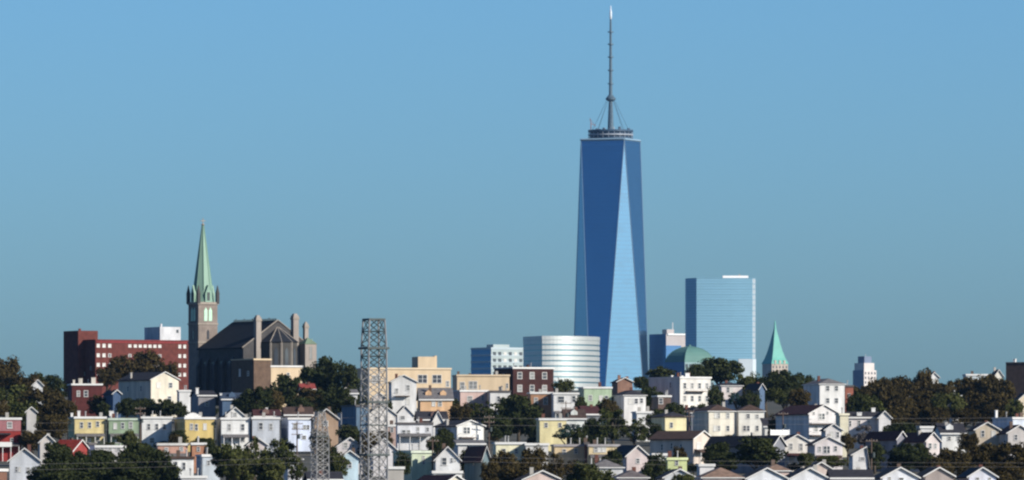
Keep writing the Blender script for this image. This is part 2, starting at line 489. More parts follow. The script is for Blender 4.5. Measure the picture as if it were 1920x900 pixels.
def build_glass_tower():
    """the tall tapering tower: square foot, square top turned by 45 degrees, eight tall triangles between"""
    Y = 8500.0
    c = P(1145, 0, Y)
    t = thing('skyscraper', 'very tall tapering blue glass skyscraper with a mast on its roof', 'skyscraper', (c.x, c.y, 0), math.radians(24))
    glass = curtain('blue_curtain_wall', (.034, .172, .315), (.029, .15, .28), floor=4.0, lw=.22, rough=.14, metallic=.92, var=.12, coat=.9)
    edge = paint((.36, .46, .55), rough=.4, var=.08, metallic=.6, streak=False, name='steel_edge')
    z0, z1, hb = 56.0, 419.0, 30.5
    # podium
    MB().box(-hb - .3, hb + .3, -hb - .3, hb + .3, -1, z0).build('podium', curtain('podium_glass', (.3, .42, .5), (.2, .3, .38), rough=.35), t)
    B = [Vector((-hb, -hb, z0)), Vector((hb, -hb, z0)), Vector((hb, hb, z0)), Vector((-hb, hb, z0))]
    T = [Vector((0, -hb, z1)), Vector((hb, 0, z1)), Vector((0, hb, z1)), Vector((-hb, 0, z1))]
    for i in range(4):
        MB().poly([B[i], B[(i + 1) % 4], T[i]], [(0, 1, 2)]).build('facade_panel', glass, t)
        MB().poly([T[i], B[(i + 1) % 4], T[(i + 1) % 4]], [(0, 1, 2)]).build('facade_panel', glass, t)
        for a, b in ((B[i], T[i]), (B[(i + 1) % 4], T[i])):
            MB().bar(a, b, .4).build('edge_trim', edge, t)
    MB().poly([p - Vector((0, 0, .5)) for p in T], [(0, 1, 2, 3)]).build('roof', concrete, t)
    par = MB()
    for i in range(4):
        a, b = T[i], T[(i + 1) % 4]
        par.bar(a + Vector((0, 0, .3)), b + Vector((0, 0, .3)), 1.3)
    par.build('parapet', paint((.22, .33, .42), rough=.5, var=.1, streak=False, name='parapet_metal'), t)
    # communication ring: three platforms on a lattice of posts around a dark core
    ringd = paint((.035, .07, .12), rough=.6, var=.3, streak=False, name='ring_steel')
    ringl = paint((.30, .33, .38), rough=.5, var=.3, streak=False, name='ring_platform_metal')
    MB().lathe([(19.2, z1 - .4), (19.2, z1 + 8)], 32).build('ring_core', ringd, t)
    for z, th_, m in ((z1 + 1.0, 1.4, ringd), (z1 + 4.8, 1.2, ringl), (z1 + 8.2, 1.8, ringd)):
        MB().lathe([(17, z), (21.2, z), (21.2, z + th_), (17, z + th_)], 40).build('ring_platform', m, t)
    posts = MB()
    for k in range(24):
        a = 2 * math.pi * k / 24
        x, y = 20.7 * math.cos(a), 20.7 * math.sin(a)
        MB().bar((x, y, z1), (x, y, z1 + 10.5), .3).build('ring_post', ringl, t)
    for k in range(9):
        a = k * 2.4; r = 10 + (k % 3) * 3.5
        MB().box(r * math.cos(a) - 1, r * math.cos(a) + 1, r * math.sin(a) - 1, r * math.sin(a) + 1, z1 + 8, z1 + 11 + (k % 4) * .8).build('antenna_box', ringl if k % 3 == 0 else ringd, t)
    mastm = paint((.10, .15, .19), rough=.5, var=.25, streak=False, metallic=.3, name='mast_steel')
    zz = lambda py: CAMZ + (HOR - py) / 2.0
    mast = MB().lathe([(3.2, z1), (2.6, zz(225)), (1.8, zz(190)), (1.5, zz(150)), (1.25, zz(100)), (1.0, zz(50)), (.8, zz(34))], 12).build('mast', mastm, t)
    MB().lathe([(2.2, zz(190)), (4.6, zz(187)), (4.8, zz(184.5)), (3.2, zz(181)), (1.9, zz(178))], 20).build('mast_collar', mastm, mast)
    for py in (157, 132, 107, 83, 60):
        MB().lathe([(1.4, zz(py) - .6), (2.7, zz(py) - .5), (2.7, zz(py) + .5), (1.4, zz(py) + .6)], 14).build('mast_ring', mastm, mast)
    MB().lathe([(.9, zz(36)), (1.25, zz(32)), (1.25, zz(24)), (.8, zz(20)), (.5, zz(13)), (.1, zz(10))], 12).build('beacon', paint((.85, .87, .88), rough=.3, var=.05, metallic=.5, streak=False, name='polished_steel'), mast)
    for k in range(8):
        a = math.radians(22 + 45 * k)
        MB().bar((17.5 * math.cos(a), 17.5 * math.sin(a), z1 + 9), (3.4 * math.cos(a), 3.4 * math.sin(a), zz(187)), .16).build('stay_cable', mastm, mast)
    cx, cy = rot2(-18.5, 2, -math.radians(24))
    cr = MB().bar((cx, cy, z1 + 8), (cx, cy, zz(229)), .5)
    tip = (cx - 1, cy, zz(222)); cr.bar((cx, cy, zz(229)), tip, .4); cr.bar((cx, cy, zz(231)), (cx + 5, cy, zz(236)), .3); cr.bar(tip, (cx + 5, cy, zz(236)), .16)
    cr.build('crane', paint((.30, .20, .20), var=.2, name='crane_paint'), t)
build_glass_tower()

def outline_tower(t, pts, z0, z1, mats, name='facade'):
    """vertical facade sheets round an outline (counter-clockwise), one part per side; returns nothing"""
    n = len(pts)
    for i in range(n):
        a, b = pts[i], pts[(i + 1) % n]
        m = mats[i % len(mats)] if isinstance(mats, (list, tuple)) else mats
        MB().poly([(a[0], a[1], z0), (b[0], b[1], z0), (b[0], b[1], z1), (a[0], a[1], z1)], [(0, 1, 2, 3)]).build(name, m, t)

def offset_ring(pts, d):
    n = len(pts); out = []
    for i in range(n):
        p0 = Vector(pts[i - 1]); p = Vector(pts[i]); p1 = Vector(pts[(i + 1) % n])
        e0 = (p - p0).normalized(); e1 = (p1 - p).normalized()
        n0 = Vector((e0.y, -e0.x)); n1 = Vector((e1.y, -e1.x))
        nn = (n0 + n1).normalized(); k = d / max(.4, nn.dot(n0))
        out.append((p.x + nn.x * k, p.y + nn.y * k))
    return out

def band_mesh(name, pts, d, hgt, mat):
    o = offset_ring(pts, d); i_ = offset_ring(pts, -.05); n = len(pts)
    v = [(x, y, 0) for x, y in o] + [(x, y, hgt) for x, y in o] + [(x, y, 0) for x, y in i_] + [(x, y, hgt) for x, y in i_]
    f = []
    for k in range(n):
        j = (k + 1) % n
        f += [(k, j, n + j, n + k), (n + k, n + j, 3 * n + j, 3 * n + k), (2 * n + j, 2 * n + k, 3 * n + k, 3 * n + j), (2 * n + k, 2 * n + j, j, k)]
    return MB().poly(v, f).mesh(name, mat)

def build_round_offices():
    Y = 5500.0; s = F / Y
    c = P(1017, 0, Y)
    t = thing('office_building', 'round fronted office block with shining pale bands of windows', 'office building', (c.x, Y, 0))
    zt = CAMZ + (HOR - 631) / s
    R = 37.5; a0 = math.radians(4)
    cx, cy = -R * math.sin(a0), R * math.cos(a0)
    pts = [(-35 / s, 26.0), (0, 0)]
    for k in range(1, 25):
        a = a0 + (math.radians(93) - a0) * k / 24
        pts.append((cx + R * math.sin(a), cy - R * math.cos(a)))
    pts.append((pts[-1][0] - 3, 62)); pts.append((-35 / s, 62))
    win = curtain('ribbon_glass', (.13, .22, .25), (.14, .24, .27), floor=3.25, lw=.1, rough=.28, metallic=.75, var=.3)
    ban = paint((.52, .54, .52), rough=.42, var=.12, metallic=.45, streak=False, scale=.1, name='aluminium_band')
    fl = 3.25; zl = 118.0
    outline_tower(t, pts, -1, zt, win)
    MB().poly([(x, y, zt - .3) for x, y in pts], [tuple(range(len(pts)))]).build('roof', concrete, t)
    me = band_mesh('spandrel_band', pts, .25, 2.35, ban)
    top = band_mesh('parapet_band', pts, .4, 2.3, ban)
    z = zt - 1.9
    link('parapet_band', top, t, (0, 0, z))
    k = 1
    while zt - 1.2 - fl * k > zl:
        link('spandrel_band', me, t, (0, 0, zt - 1.2 - fl * k)); k += 1
    MB().box(10, 24, 24, 40, zt - .3, zt + .8).build('plant_room', concrete, t)
build_round_offices()

def far_block(label, xc, xr, yt, Y, xl, matl, matr, th=28, name='office_building', cat='office building', floor=3.6, band=None, bandh=1.2, vis=200, group=None, blind_rows=None):
    """box building: near corner at column xc, right face to xr, left face to xl"""
    s = F / Y; th = math.radians(th)
    W = (xr - xc) / s / math.cos(th); L = (xc - xl) / s / math.sin(th)
    zt = CAMZ + (HOR - yt) / s
    c = P(xc, 0, Y)
    t = thing(name, label, cat, (c.x, Y, 0), th, group)
    pts = [(0, 0), (W, 0), (W, L), (0, L)]
    outline_tower(t, pts, -1, zt, [matr, matr, matl, matl])
    MB().poly([(x, y, zt - .2) for x, y in pts], [(0, 1, 2, 3)]).build('roof', concrete, t)
    if band:
        me = band_mesh('floor_band', pts, .2, bandh, band)
        k = 0
        while k * floor < vis / s:
            link('floor_band', me, t, (0, 0, zt - bandh + .3 - k * floor)); k += 1
    return t, W, L, zt, s

def build_low_offices():
    bl = curtain('blue_ribbon_glass', (.05, .17, .30), (.08, .22, .36), floor=4.2, lw=.3, rough=.4, metallic=.6, var=.15)
    gr = paint((.34, .40, .40), rough=.5, var=.15, streak=False, scale=.1, name='grey_cladding')
    bd = paint((.40, .47, .50), rough=.5, var=.1, streak=False, scale=.1, name='pale_cladding')
    t, W, L, zt, s = far_block('low blue and grey office block beside the round fronted one', 921, 1000, 652, 5700, 883, bl, gr, th=32, floor=4.2, band=bd, bandh=1.3, vis=140)
    wm = MB().box(-1.1, 1.1, -.25, .1, -1.05, 1.05).mesh('window', PANE); wl = MB().box(-1.1, 1.1, -.25, .1, -1.05, 1.05).mesh('window', PANE_BLIND)
    for r in range(10):
        for k in range(7):
            link('window', wl if (r < 2 and k % 2 == 0 and k > 0) else wm, t, (2.4 + k * 3.9, 0, zt - 3.6 - r * 4.2))
    MB().box(4, 16, 4, 12, zt - .2, zt + 2.2).build('plant_room', gr, t)
build_low_offices()

def build_slab_tower():
    Y = 6600.0; s = F / Y
    c = P(1306, 0, Y)
    t = thing('office_tower', 'broad pale blue glass office tower with a white roof line', 'office tower', (c.x, Y, 0))
    zt = CAMZ + (HOR - 521) / s
    pts = [(-19 / s, 14.0), (0, 0)]
    for k in range(1, 9):
        u = k / 8.0
        pts.append((105 / s * u, -.3 * math.sin(math.pi * u) + 2.0 * u))
    pts.append((111 / s, 6.5)); pts.append((109 / s, 44)); pts.append((-19 / s, 42))
    g = curtain('pale_blue_curtain_wall', (.205, .385, .49), (.185, .35, .45), floor=3.9, lw=.3, rough=.5, metallic=.4, var=.04)
    gl = curtain('grey_blue_curtain_wall', (.22, .38, .50), (.2, .34, .45), floor=3.9, lw=.3, rough=.5, metallic=.4, var=.04)
    ed = paint((.34, .40, .44), rough=.4, var=.05, streak=False, name='white_edge_cladding')
    zb = CAMZ + (HOR - 673) / s
    mats = [gl] + [g] * 8 + [ed] + [gl] * 3
    outline_tower(t, pts, -1, zt, mats)
    MB().poly([(x, y, zt - .3) for x, y in pts], [tuple(range(len(pts)))]).build('roof', concrete, t)
    line = paint((.20, .37, .47), rough=.5, var=.05, metallic=.4, streak=False, name='floor_edge_metal')
    me = band_mesh('floor_band', pts, .12, .5, line)
    for k in range(23):
        link('floor_band', me, t, (0, 0, zt - .6 - 3.9 * k))
    MB().box(50 / s, 98 / s, 14, 30, zt - .3, zt + 2.0).build('roof_screen', paint((.85, .85, .84), var=.03, streak=False, name='white_screen'), t)
    MB().box(80 / s, 83 / s, 14, 16, zt + 2.0, zt + 3.0).build('mast_box', concrete, t)
    v = [(x, y) for x, y in pts[7:10]]
    o = offset_ring(pts, .4)[7:11]
    low = MB()
    for a, b in zip(o[:-1], o[1:]):
        low.poly([(a[0], a[1], 0), (b[0], b[1], 0), (b[0], b[1], zb), (a[0], a[1], zb)], [(0, 1, 2, 3)])
    low.build('stone_base', paint((.50, .56, .60), rough=.6, var=.06, streak=False, scale=.1, name='pale_stone'), t)
build_slab_tower()

def build_domed_offices():
    navy_shade = curtain('navy_shade_glass', (.03, .10, .22), (.035, .12, .25), floor=4, lw=.25, rough=.45, metallic=.4, var=.1)  # dark blue puts the shade of the left faces into the colour
    gran = paint((.40, .36, .35), rough=.7, var=.1, streak=False, scale=.05, name='pink_granite')
    t, W, L, zt, s = far_block('pinkish stepped tower with shade coloured blue on its left side behind the green dome', 1249, 1290, 626, 8500, 1218, navy_shade, gran, th=32, floor=4, band=None)
    MB().box(1.5, W - 1.5, -1, 1, zt - 1.2, zt + .4).build('cornice', paint((.7, .7, .68), var=.05, name='pale_cornice'), t)
    MB().box(6, 14, 8, 16, zt, zt + 4.5).build('plant_room', gran, t)
    MB().bar((12.5, 8, zt + 4), (12.5, 8, zt + 11), .5).build('antenna', trim_white, t)
    MB().box(-4, 13, -6, 0, -1, zt - 11).build('setback_block', navy_shade, t)
    sea = paint((.20, .30, .31), rough=.6, var=.1, streak=False, scale=.05, name='grey_green_stone')
    t, W, L, zt, s = far_block('office block topped by a green copper dome', 1284, 1340, 678, 6100, 1248, navy_shade, sea, th=40, floor=4, band=None)
    cop = paint((.085, .185, .16), rough=.6, var=.12, streak=False, scale=.08, name='green_copper')
    cx, cy = W / 2, L / 2
    H_ = 10.5
    prof = [(1.02, -.02), (.98, .16), (.89, .40), (.75, .62), (.56, .80), (.34, .93), (.10, 1.0)]
    q = lambda k, z: [(cx - k * W / 2, cy - k * L / 2, zt + z * H_), (cx + k * W / 2, cy - k * L / 2, zt + z * H_), (cx + k * W / 2, cy + k * L / 2, zt + z * H_), (cx - k * W / 2, cy + k * L / 2, zt + z * H_)]
    m = MB()
    for (k0, z0), (k1, z1) in zip(prof[:-1], prof[1:]):
        m.frustum(q(k0, z0), q(k1, z1), False, z1 == 1.0)
    d = m.build('dome', cop, t)
    MB().lathe([(1.0, zt + H_ - .3), (1.0, zt + H_ + .8), (.2, zt + H_ + 1.4)], 10, cx, cy).build('finial', cop, d)
    for c_ in range(4):
        rb = MB()
        for (k0, z0), (k1, z1) in zip(prof[:-1], prof[1:]):
            rb.bar(q(k0, z0)[c_], q(k1, z1)[c_], .22)
        rb.build('dome_rib', cop, d)
    for k in range(8):
        for r in range(4):
            MB().box(W * (k + .5) / 8 - 1.1, W * (k + .5) / 8 + 1.1, -.15, .1, zt - 3.6 - r * 4, zt - 1.6 - r * 4).build('window', PANE, t)
build_domed_offices()

def build_copper_spire_tower():
    stone = paint((.42, .36, .30), rough=.8, var=.15, streak=False, scale=.08, name='beige_stone')
    t, W, L, zt, s = far_block('old stone tower under a concave turquoise copper pyramid and needle', 1447, 1478, 682, 9000, 1430, stone, stone, th=29, name='stone_tower', cat='tower')
    cop = paint((.09, .34, .28), rough=.55, var=.12, streak=False, scale=.1, name='turquoise_copper')
    Lh = W
    cx, cy = W / 2, W / 2
    prof = [(W / 2 + .6, 682), (W / 2 * .80, 671), (W / 2 * .60, 659), (W / 2 * .42, 645), (W / 2 * .27, 631), (W / 2 * .12, 618), (.25, 600)]
    m = MB()
    for (r0, p0), (r1, p1) in zip(prof[:-1], prof[1:]):
        z0 = CAMZ + (HOR - p0) / s; z1 = CAMZ + (HOR - p1) / s
        q = lambda r, z: [(cx - r, cy - r, z), (cx + r, cy - r, z), (cx + r, cy + r, z), (cx - r, cy + r, z)]
        m.frustum(q(r0, z0), q(r1, z1), False, False)
    m.build('pyramid_roof', cop, t)
    for k in (.22, .5, .78):
        MB().box(W * k - 1.0, W * k + 1.0, -.5, 1.5, zt - 1, zt + 3.4).build('dormer', stone, t)
    for k in range(5):
        for r in range(3):
            MB().box(W * (k + .5) / 5 - .7, W * (k + .5) / 5 + .7, -.12, .1, zt - 4.5 - r * 4, zt - 2 - r * 4).build('window', PANE, t)
build_copper_spire_tower()

def build_far_white_tower():
    st = paint((.58, .53, .50), rough=.8, var=.12, streak=False, scale=.08, name='white_stone')
    nv = paint((.16, .20, .28), rough=.8, var=.12, streak=False, scale=.08, name='blue_grey_shade_stone')  # dark copy of the white stone: left face shade as colour, also top tier
    t, W, L, zt, s = far_block('small far stepped white stone tower above the wooded hill', 1620, 1644, 694, 8800, 1600, nv, st, th=38, name='stone_tower', cat='tower')
    MB().box(.8, W - 2, .8, L - 1.5, zt - .2, zt + 7).build('upper_tier', st, t)
    MB().box(2.2, W - 4.5, 2, L - 5, zt + 7, zt + 13.5).build('top_tier', nv, t)
    MB().bar((W * .35, 4, zt + 13), (W * .35, 4, zt + 16), .25).build('antenna', st, t)
    for r in range(3):
        for k in range(4):
            MB().box(W * (k + .5) / 4 - .8, W * (k + .5) / 4 + .8, -.15, .1, zt - 4 - r * 4.5, zt - 1.8 - r * 4.5).build('window', PANE, t)
build_far_white_tower()

# ------------------------------------------------------------------ brick institution and church on the crest
def build_red_block():
    col = (.30, .055, .045)
    bm = brick_mat((.125, .036, .029)); bd = brick_mat((.16, .036, .032))
    wins = []
    for r, py in enumerate((648, 666, 684, 701)):
        for px in (184, 194.5, 205):
            wins.append((px, py, 5, 6, PANE_BLIND if (px < 200 or r == 0) else PANE))
        for px in (242, 252, 261, 270, 279, 288, 297):
            wins.append((px, py, 5, 4.5, PANE_BLIND if r == 0 else PANE))
        for px in (334, 343, 356, 368, 380):
            wins.append((px, py, 4.5, 6, PANE_BLIND))
    h, i = house('long red brick block with white penthouse on its flat roof', 179, 392, 637, 2750, L=22, th=28, wall=bm, win=wins, name='brick_building', cat='building',
                 cornice=bd, frame=trim_white)
    box_part(h, 'coping_band', i, 180, 392, 637.5, 642, -.12, -.01, brick_mat((.26, .045, .048)))
    gr = paint((.22, .27, .32), name='penthouse_side'); wh = paint((.60, .60, .62), name='white_penthouse')
    a = MB().box(i['lx'](303), i['lx'](341), 2, 13, i['zt'], i['pz'](611)).build('penthouse', wh, h)
    MB().bar((i['lx'](310), 4, i['pz'](612)), (i['lx'](310), 4, i['pz'](605)), .35, 8).build('vent_pipe', wh, a)
    box_part(h, 'louvre', i, 333, 337, 616, 622, 1.9, 2.02, PANE, a)
    s = F / 2750
    MB().box(-2.0, 4.6, 8, 18.5, -1, i['pz'](619)).build('stair_tower', bm, h)
    MB().box(-1.2, -.6, 9, 9.6, i['pz'](619), i['pz'](615)).build('vent_pipe', bd, h)
    for fr, py in ((.15, 690), (.35, 700), (.4, 668)):
        window(h, fr * 22, i['pz'](py), .9, 1.2, 'side', frame=trim_dark, off=0)
build_red_block()

def build_church():
    Y = 2590.0; s = F / Y; gz = ground_z(2600)
    c = P(521, 0, Y)
    t = thing('church', 'dark stone church with tall green copper steeple on the hilltop', 'church', (c.x, Y, gz), math.radians(30))
    pz = lambda py: CAMZ + (HOR - py) / s - gz
    stone = paint((.062, .058, .058), rough=.9, var=.25, scale=.5, streak=False, name='brown_stone')
    light = paint((.30, .26, .22), rough=.85, var=.2, scale=.5, streak=False, name='pale_stone_trim')
    slate = shingle((.018, .021, .029))
    cop = paint((.215, .345, .265), rough=.6, var=.18, scale=.5, name='green_copper_sheet')
    hw, L = 11.2, 27.0; ze, zr = pz(652), pz(603)
    v = [(-hw, 0, -1.5), (hw, 0, -1.5), (hw, 0, ze), (0, 0, zr), (-hw, 0, ze)]
    v += [(x, L, z) for x, y, z in v]
    MB().poly(v, [(0, 1, 2, 3, 4), (9, 8, 7, 6, 5), (1, 6, 7, 2), (5, 0, 4, 9)]).build('nave_wall', stone, t)
    o = .5; m = (zr - ze) / hw
    sec = [(-hw - o, ze - o * m + .02), (0, zr + .02), (hw + o, ze - o * m + .02), (hw + o, ze - o * m + .35), (0, zr + .4), (-hw - o, ze - o * m + .35)]
    vv = [(x, .3, z) for x, z in sec] + [(x, L + .4, z) for x, z in sec]
    rf = MB().poly(vv, [(0, 1, 4, 5), (1, 2, 3, 4), (11, 10, 7, 6), (10, 9, 8, 7), (5, 4, 10, 11), (4, 3, 9, 10), (1, 0, 6, 7), (2, 1, 7, 8), (0, 5, 11, 6), (3, 2, 8, 9)]).build('nave_roof', slate, t)
    for k in range(26):
        MB().box(-.08, .08, 1 + k * 1.0, 1.5 + k * 1.0, zr + .35, zr + .95 + .25 * (k % 5 == 4)).build('ridge_crest', steel_dark, rf)
    # verge of the near gable
    for sx in (-1, 1):
        a = Vector((sx * (hw + .3), .05, ze - .1)); b = Vector((0, .05, zr + .45))
        MB().bar(a, b, .2).build('gable_coping', light, t)
    # buttresses and tall windows on the long side
    for k in range(6):
        y = 1.2 + k * 4.9
        MB().box(-hw - 1.3, -hw, y - .5, y + .5, -1.5, ze - 5).poly([(-hw - 1.3, y - .5, ze - 5), (-hw, y - .5, ze - 5), (-hw, y + .5, ze - 5), (-hw - 1.3, y + .5, ze - 5), (-hw, y - .5, ze - 2.5), (-hw, y + .5, ze - 2.5)],
            [(0, 1, 4), (1, 2, 5, 4), (2, 3, 5), (3, 0, 4, 5)]).build('buttress', stone, t)
        if k < 5:
            window(t, y + 2.45, ze - 6.5, 1.5, 6.0, 'side', frame=stone, off=hw)
    # apse
    r = 5.6; za, zp = pz(642), pz(612)
    ring = [(r * math.sin(math.radians(a)), -r * .85 * math.cos(math.radians(a)) - .6) for a in (-90, -50, -17, 17, 50, 90)]
    ap = MB()
    n = len(ring)
    for i in range(n - 1):
        a, b = ring[i], ring[i + 1]
        ap.poly([(a[0], a[1], -1.5), (b[0], b[1], -1.5), (b[0], b[1], za), (a[0], a[1], za)], [(0, 1, 2, 3)])
    ap.poly([(ring[0][0], ring[0][1], za), (ring[0][0], .0, za), (ring[0][0], 0, -1.5), (ring[0][0], ring[0][1], -1.5)], [(0, 1, 2, 3)])
    ap.poly([(ring[-1][0], ring[-1][1], -1.5), (ring[-1][0], 0, -1.5), (ring[-1][0], 0, za), (ring[-1][0], ring[-1][1], za)], [(0, 1, 2, 3)])
    apse = ap.build('apse', paint((.06, .057, .053), rough=.9, var=.25, scale=.5, streak=False, name='apse_stone'), t)
    ar = MB()
    rr = [(x * 1.08, y * 1.08, za + .02) for x, y in ring]
    for i in range(n - 1):
        ar.poly([rr[i], rr[i + 1], (0, .3, zp)], [(0, 1, 2)])
    aro = ar.build('apse_roof', slate, t)
    for q in rr[1:-1]:
        MB().bar(q, (0, .3, zp), .14).build('hip_ridge', light, aro)
    for i in range(1, 4):
        a, b = ring[i], ring[i + 1]
        mx, my = (a[0] + b[0]) / 2, (a[1] + b[1]) / 2
        w = MB().box(-.55, .55, -.1, .1, -3.0, 3.0)
        w.poly([(-.55, -.1, 3), (.55, -.1, 3), (0, -.1, 4.0), (-.55, .1, 3), (.55, .1, 3), (0, .1, 4.0)], [(0, 1, 2), (5, 4, 3), (1, 4, 5, 2), (3, 0, 2, 5)])
        wo = w.build('lancet_window', PANE, t); wo.location = (mx, my, za - 5.5); wo.rotation_euler = (0, 0, math.atan2(b[1] - a[1], b[0] - a[0]))
        MB().bar((a[0], a[1], -1), (a[0], a[1], za), .35).build('pier', light, t)
    # turrets beside the apse
    def turret(x, y, w, ptop, mat):
        z = pz(ptop)
        u = MB().box(x - w / 2, x + w / 2, y - w / 2, y + w / 2, -1.5, z).build('turret', mat, t)
        MB().box(x - w / 2 - .15, x + w / 2 + .15, y - w / 2 - .15, y + w / 2 + .15, z - 1.2, z - .6).build('turret_band', light, u)
        MB().box(x - w / 2 + .3, x + w / 2 - .3, y - w / 2 + .3, y + w / 2 - .3, z, z + .5).build('turret_cap', mat, u)
    tl = paint((.30, .26, .23), rough=.85, var=.2, scale=.5, name='turret_stone')
    turret(-6.6, 0, 1.6, 595, tl)
    turret(5.4, -.2, 1.7, 591, tl)
    turret(9.4, .6, 1.2, 606, tl)
    # side chapel with small green roof
    MB().box(6.6, 10.3, -4.2, -.4, -1.5, pz(645)).build('side_chapel', tl, t)
    q = lambda d, z: [(6.4 + d, -4.4 + d, z), (10.5 - d, -4.4 + d, z), (10.5 - d, -.3 - d, z), (6.4 + d, -.3 - d, z)]
    MB().frustum(q(0, pz(645) + .02), q(1.9, pz(633))).build('chapel_roof', paint((.16, .22, .15), var=.2, name='dull_green_roof'), t)
    window(t, 8.4, pz(662), .9, 4, 'front', frame=light, off=4.2)
    MB().frustum([(12.4, 3, pz(668)), (14, 3, pz(668)), (14, 4.6, pz(668)), (12.4, 4.6, pz(668))], [(13.15, 3.75, pz(633)), (13.25, 3.75, pz(633)), (13.25, 3.85, pz(633)), (13.15, 3.85, pz(633))]).build('small_spire', cop, t)
    MB().box(12.3, 14.1, 2.9, 4.7, -1.5, pz(668)).build('stair_turret', stone, t)
    # steeple
    tx, ty, w = -11.2, 27.2, 6.2
    zt = pz(566)
    tw = MB().box(tx, tx + w, ty, ty + w, -1.5, zt).build('steeple_tower', paint((.23, .19, .165), rough=.9, var=.25, scale=.5, streak=False, name='tower_stone'), t)
    for py, e, hh in ((566, .3, .7), (605, .2, .45), (640, .2, .45)):
        z = pz(py)
        MB().box(tx - e, tx + w + e, ty - e, ty + w + e, z - hh / 2 + .1, z + hh / 2 + .1).build('string_course', light, tw)
    cxm, cym = tx + w / 2, ty + w / 2
    def lancet(px, pcen, wd, hg, mat, face):
        w_ = MB().box(-wd / 2, wd / 2, -.1, .1, -hg / 2, hg / 2)
        w_.poly([(-wd / 2, -.1, hg / 2), (wd / 2, -.1, hg / 2), (0, -.1, hg / 2 + wd * .9), (-wd / 2, .1, hg / 2), (wd / 2, .1, hg / 2), (0, .1, hg / 2 + wd * .9)], [(0, 1, 2), (5, 4, 3), (1, 4, 5, 2), (3, 0, 2, 5)])
        ob = w_.build('louvre' if mat is PANE_GREEN else 'lancet_window', mat, tw)
        if face == 0: ob.location = (px, ty, pz(pcen))
        else: ob.location = (tx, px, pz(pcen)); ob.rotation_euler = (0, 0, -math.pi / 2)
    for f_ in (0, 1):
        b0 = cxm if f_ == 0 else cym
        lancet(b0 - .75, 589, 1.05, 3.0, PANE_GREEN, f_); lancet(b0 + .75, 589, 1.05, 3.0, PANE_GREEN, f_)
        lancet(b0, 626, .7, 2.2, PANE, f_)
    for sx in (0, 1):
        for sy in (0, 1):
            x, y = tx + sx * w, ty + sy * w
            pn = MB().box(x - .42, x + .42, y - .42, y + .42, zt, pz(548))
            pn.frustum([(x - .48, y - .48, pz(548)), (x + .48, y - .48, pz(548)), (x + .48, y + .48, pz(548)), (x - .48, y + .48, pz(548))], [(x - .05, y - .05, pz(531)), (x + .05, y - .05, pz(531)), (x + .05, y + .05, pz(531)), (x - .05, y + .05, pz(531))])
            pn.build('pinnacle', stone, tw)
    oc = lambda rr_, z: [(cxm + rr_ * math.cos(math.radians(22.5 + 45 * k)), cym + rr_ * math.sin(math.radians(22.5 + 45 * k)), z) for k in range(8)]
    zb_ = zt + .45
    sp = MB().frustum(oc(3.25, zb_), oc(2.75, pz(540)), True, False).frustum(oc(2.75, pz(540)), oc(.28, pz(418)), False, True).build('spire', cop, t)
    MB().lathe([(.28, pz(418)), (.55, pz(416.5)), (.2, pz(414))], 10, cxm, cym).build('finial', light, sp)
    cr = MB().box(cxm - .09, cxm + .09, cym - .09, cym + .09, pz(415), pz(404)).box(cxm - .8, cxm + .8, cym - .08, cym + .08, pz(409) - .1, pz(409) + .1)
    cr.build('cross', light, sp)
    for k in range(8):
        a = math.radians(22.5 + 45 * k)
        MB().bar((cxm + 2.78 * math.cos(a), cym + 2.78 * math.sin(a), pz(540)), (cxm + .28 * math.cos(a), cym + .28 * math.sin(a), pz(418)), .11).build('spire_rib', cop, sp)
    for k in range(4):      # lucarnes: gabled openings at the foot of the spire
        a = math.radians(-90 + 90 * k)
        lu = MB().poly([(-1.0, -.5, 0), (1.0, -.5, 0), (1.0, -.5, 2.4), (0, -.5, 4.9), (-1.0, -.5, 2.4), (-1.0, 1.6, 0), (1.0, 1.6, 0), (1.0, 1.6, 2.4), (0, 1.6, 4.9), (-1.0, 1.6, 2.4)],
                       [(0, 1, 2, 3, 4), (1, 6, 7, 2), (2, 7, 8, 3), (3, 8, 9, 4), (4, 9, 5, 0)]).build('lucarne', cop, sp)
        lu.location = (cxm + 2.9 * math.cos(a), cym + 2.9 * math.sin(a), zb_); lu.rotation_euler = (0, 0, a + math.pi / 2)
        MB().box(-.45, .45, -.56, -.4, .4, 2.8).build('lucarne_louvre', steel_dark, lu)
build_church()

# ------------------------------------------------------------------ houses, from the crest down to the foot of the hill
YEL = (.58, .48, .24); GRN = (.25, .33, .22); LAV = (.62, .68, .82); TAN = (.62, .47, .28); ORANGE = (.66, .42, .24)
BROWNW = (.34, .22, .15); DKRED = (.085, .022, .02); NAVYW = (.16, .24, .38); GREYW = (.40, .41, .42); SLATE = (.22, .26, .32)
tanstone = paint((.58, .45, .30), var=.12, name='tan_render')

# --- crest
house('annex beside the church with shadow in its brown wall colour and tan parapet', 476, 507, 673, 2500, L=14, th=28, wall=brick_mat((.13, .085, .06)), name='parish_annex', cat='building', cornice=tanstone, sw=[(.25, 700, 6, 9), (.62, 698, 6, 14)])  # shadow below the parapet is put into the brown wall colour
house('long low tan wall building below the church apse', 508, 566, 686, 2520, L=9, th=20, wall=tanstone, name='parish_hall', cat='building', win=[(540, 703, 5, 9)])
h, i = house('big flat roofed tan building with penthouse and wide windows', 690, 845, 690, 2550, L=16, th=14, wall=tanstone, name='school_building', cat='building', cornice=paint((.66, .53, .37), var=.1, name='tan_coping'),
      win=[(792, 710, 19, 16), (819, 710, 19, 16), (839, 719, 6, 11), (705, 711, 16, 15), (755, 711, 16, 15)])
a = MB().box(i['lx'](786), i['lx'](818), 1.5, 9, i['zt'], i['pz'](668)).build('penthouse', tanstone, h)
MB().box(i['lx'](818), i['lx'](822), 2, 4, i['zt'], i['pz'](666)).build('flue', tanstone, a)
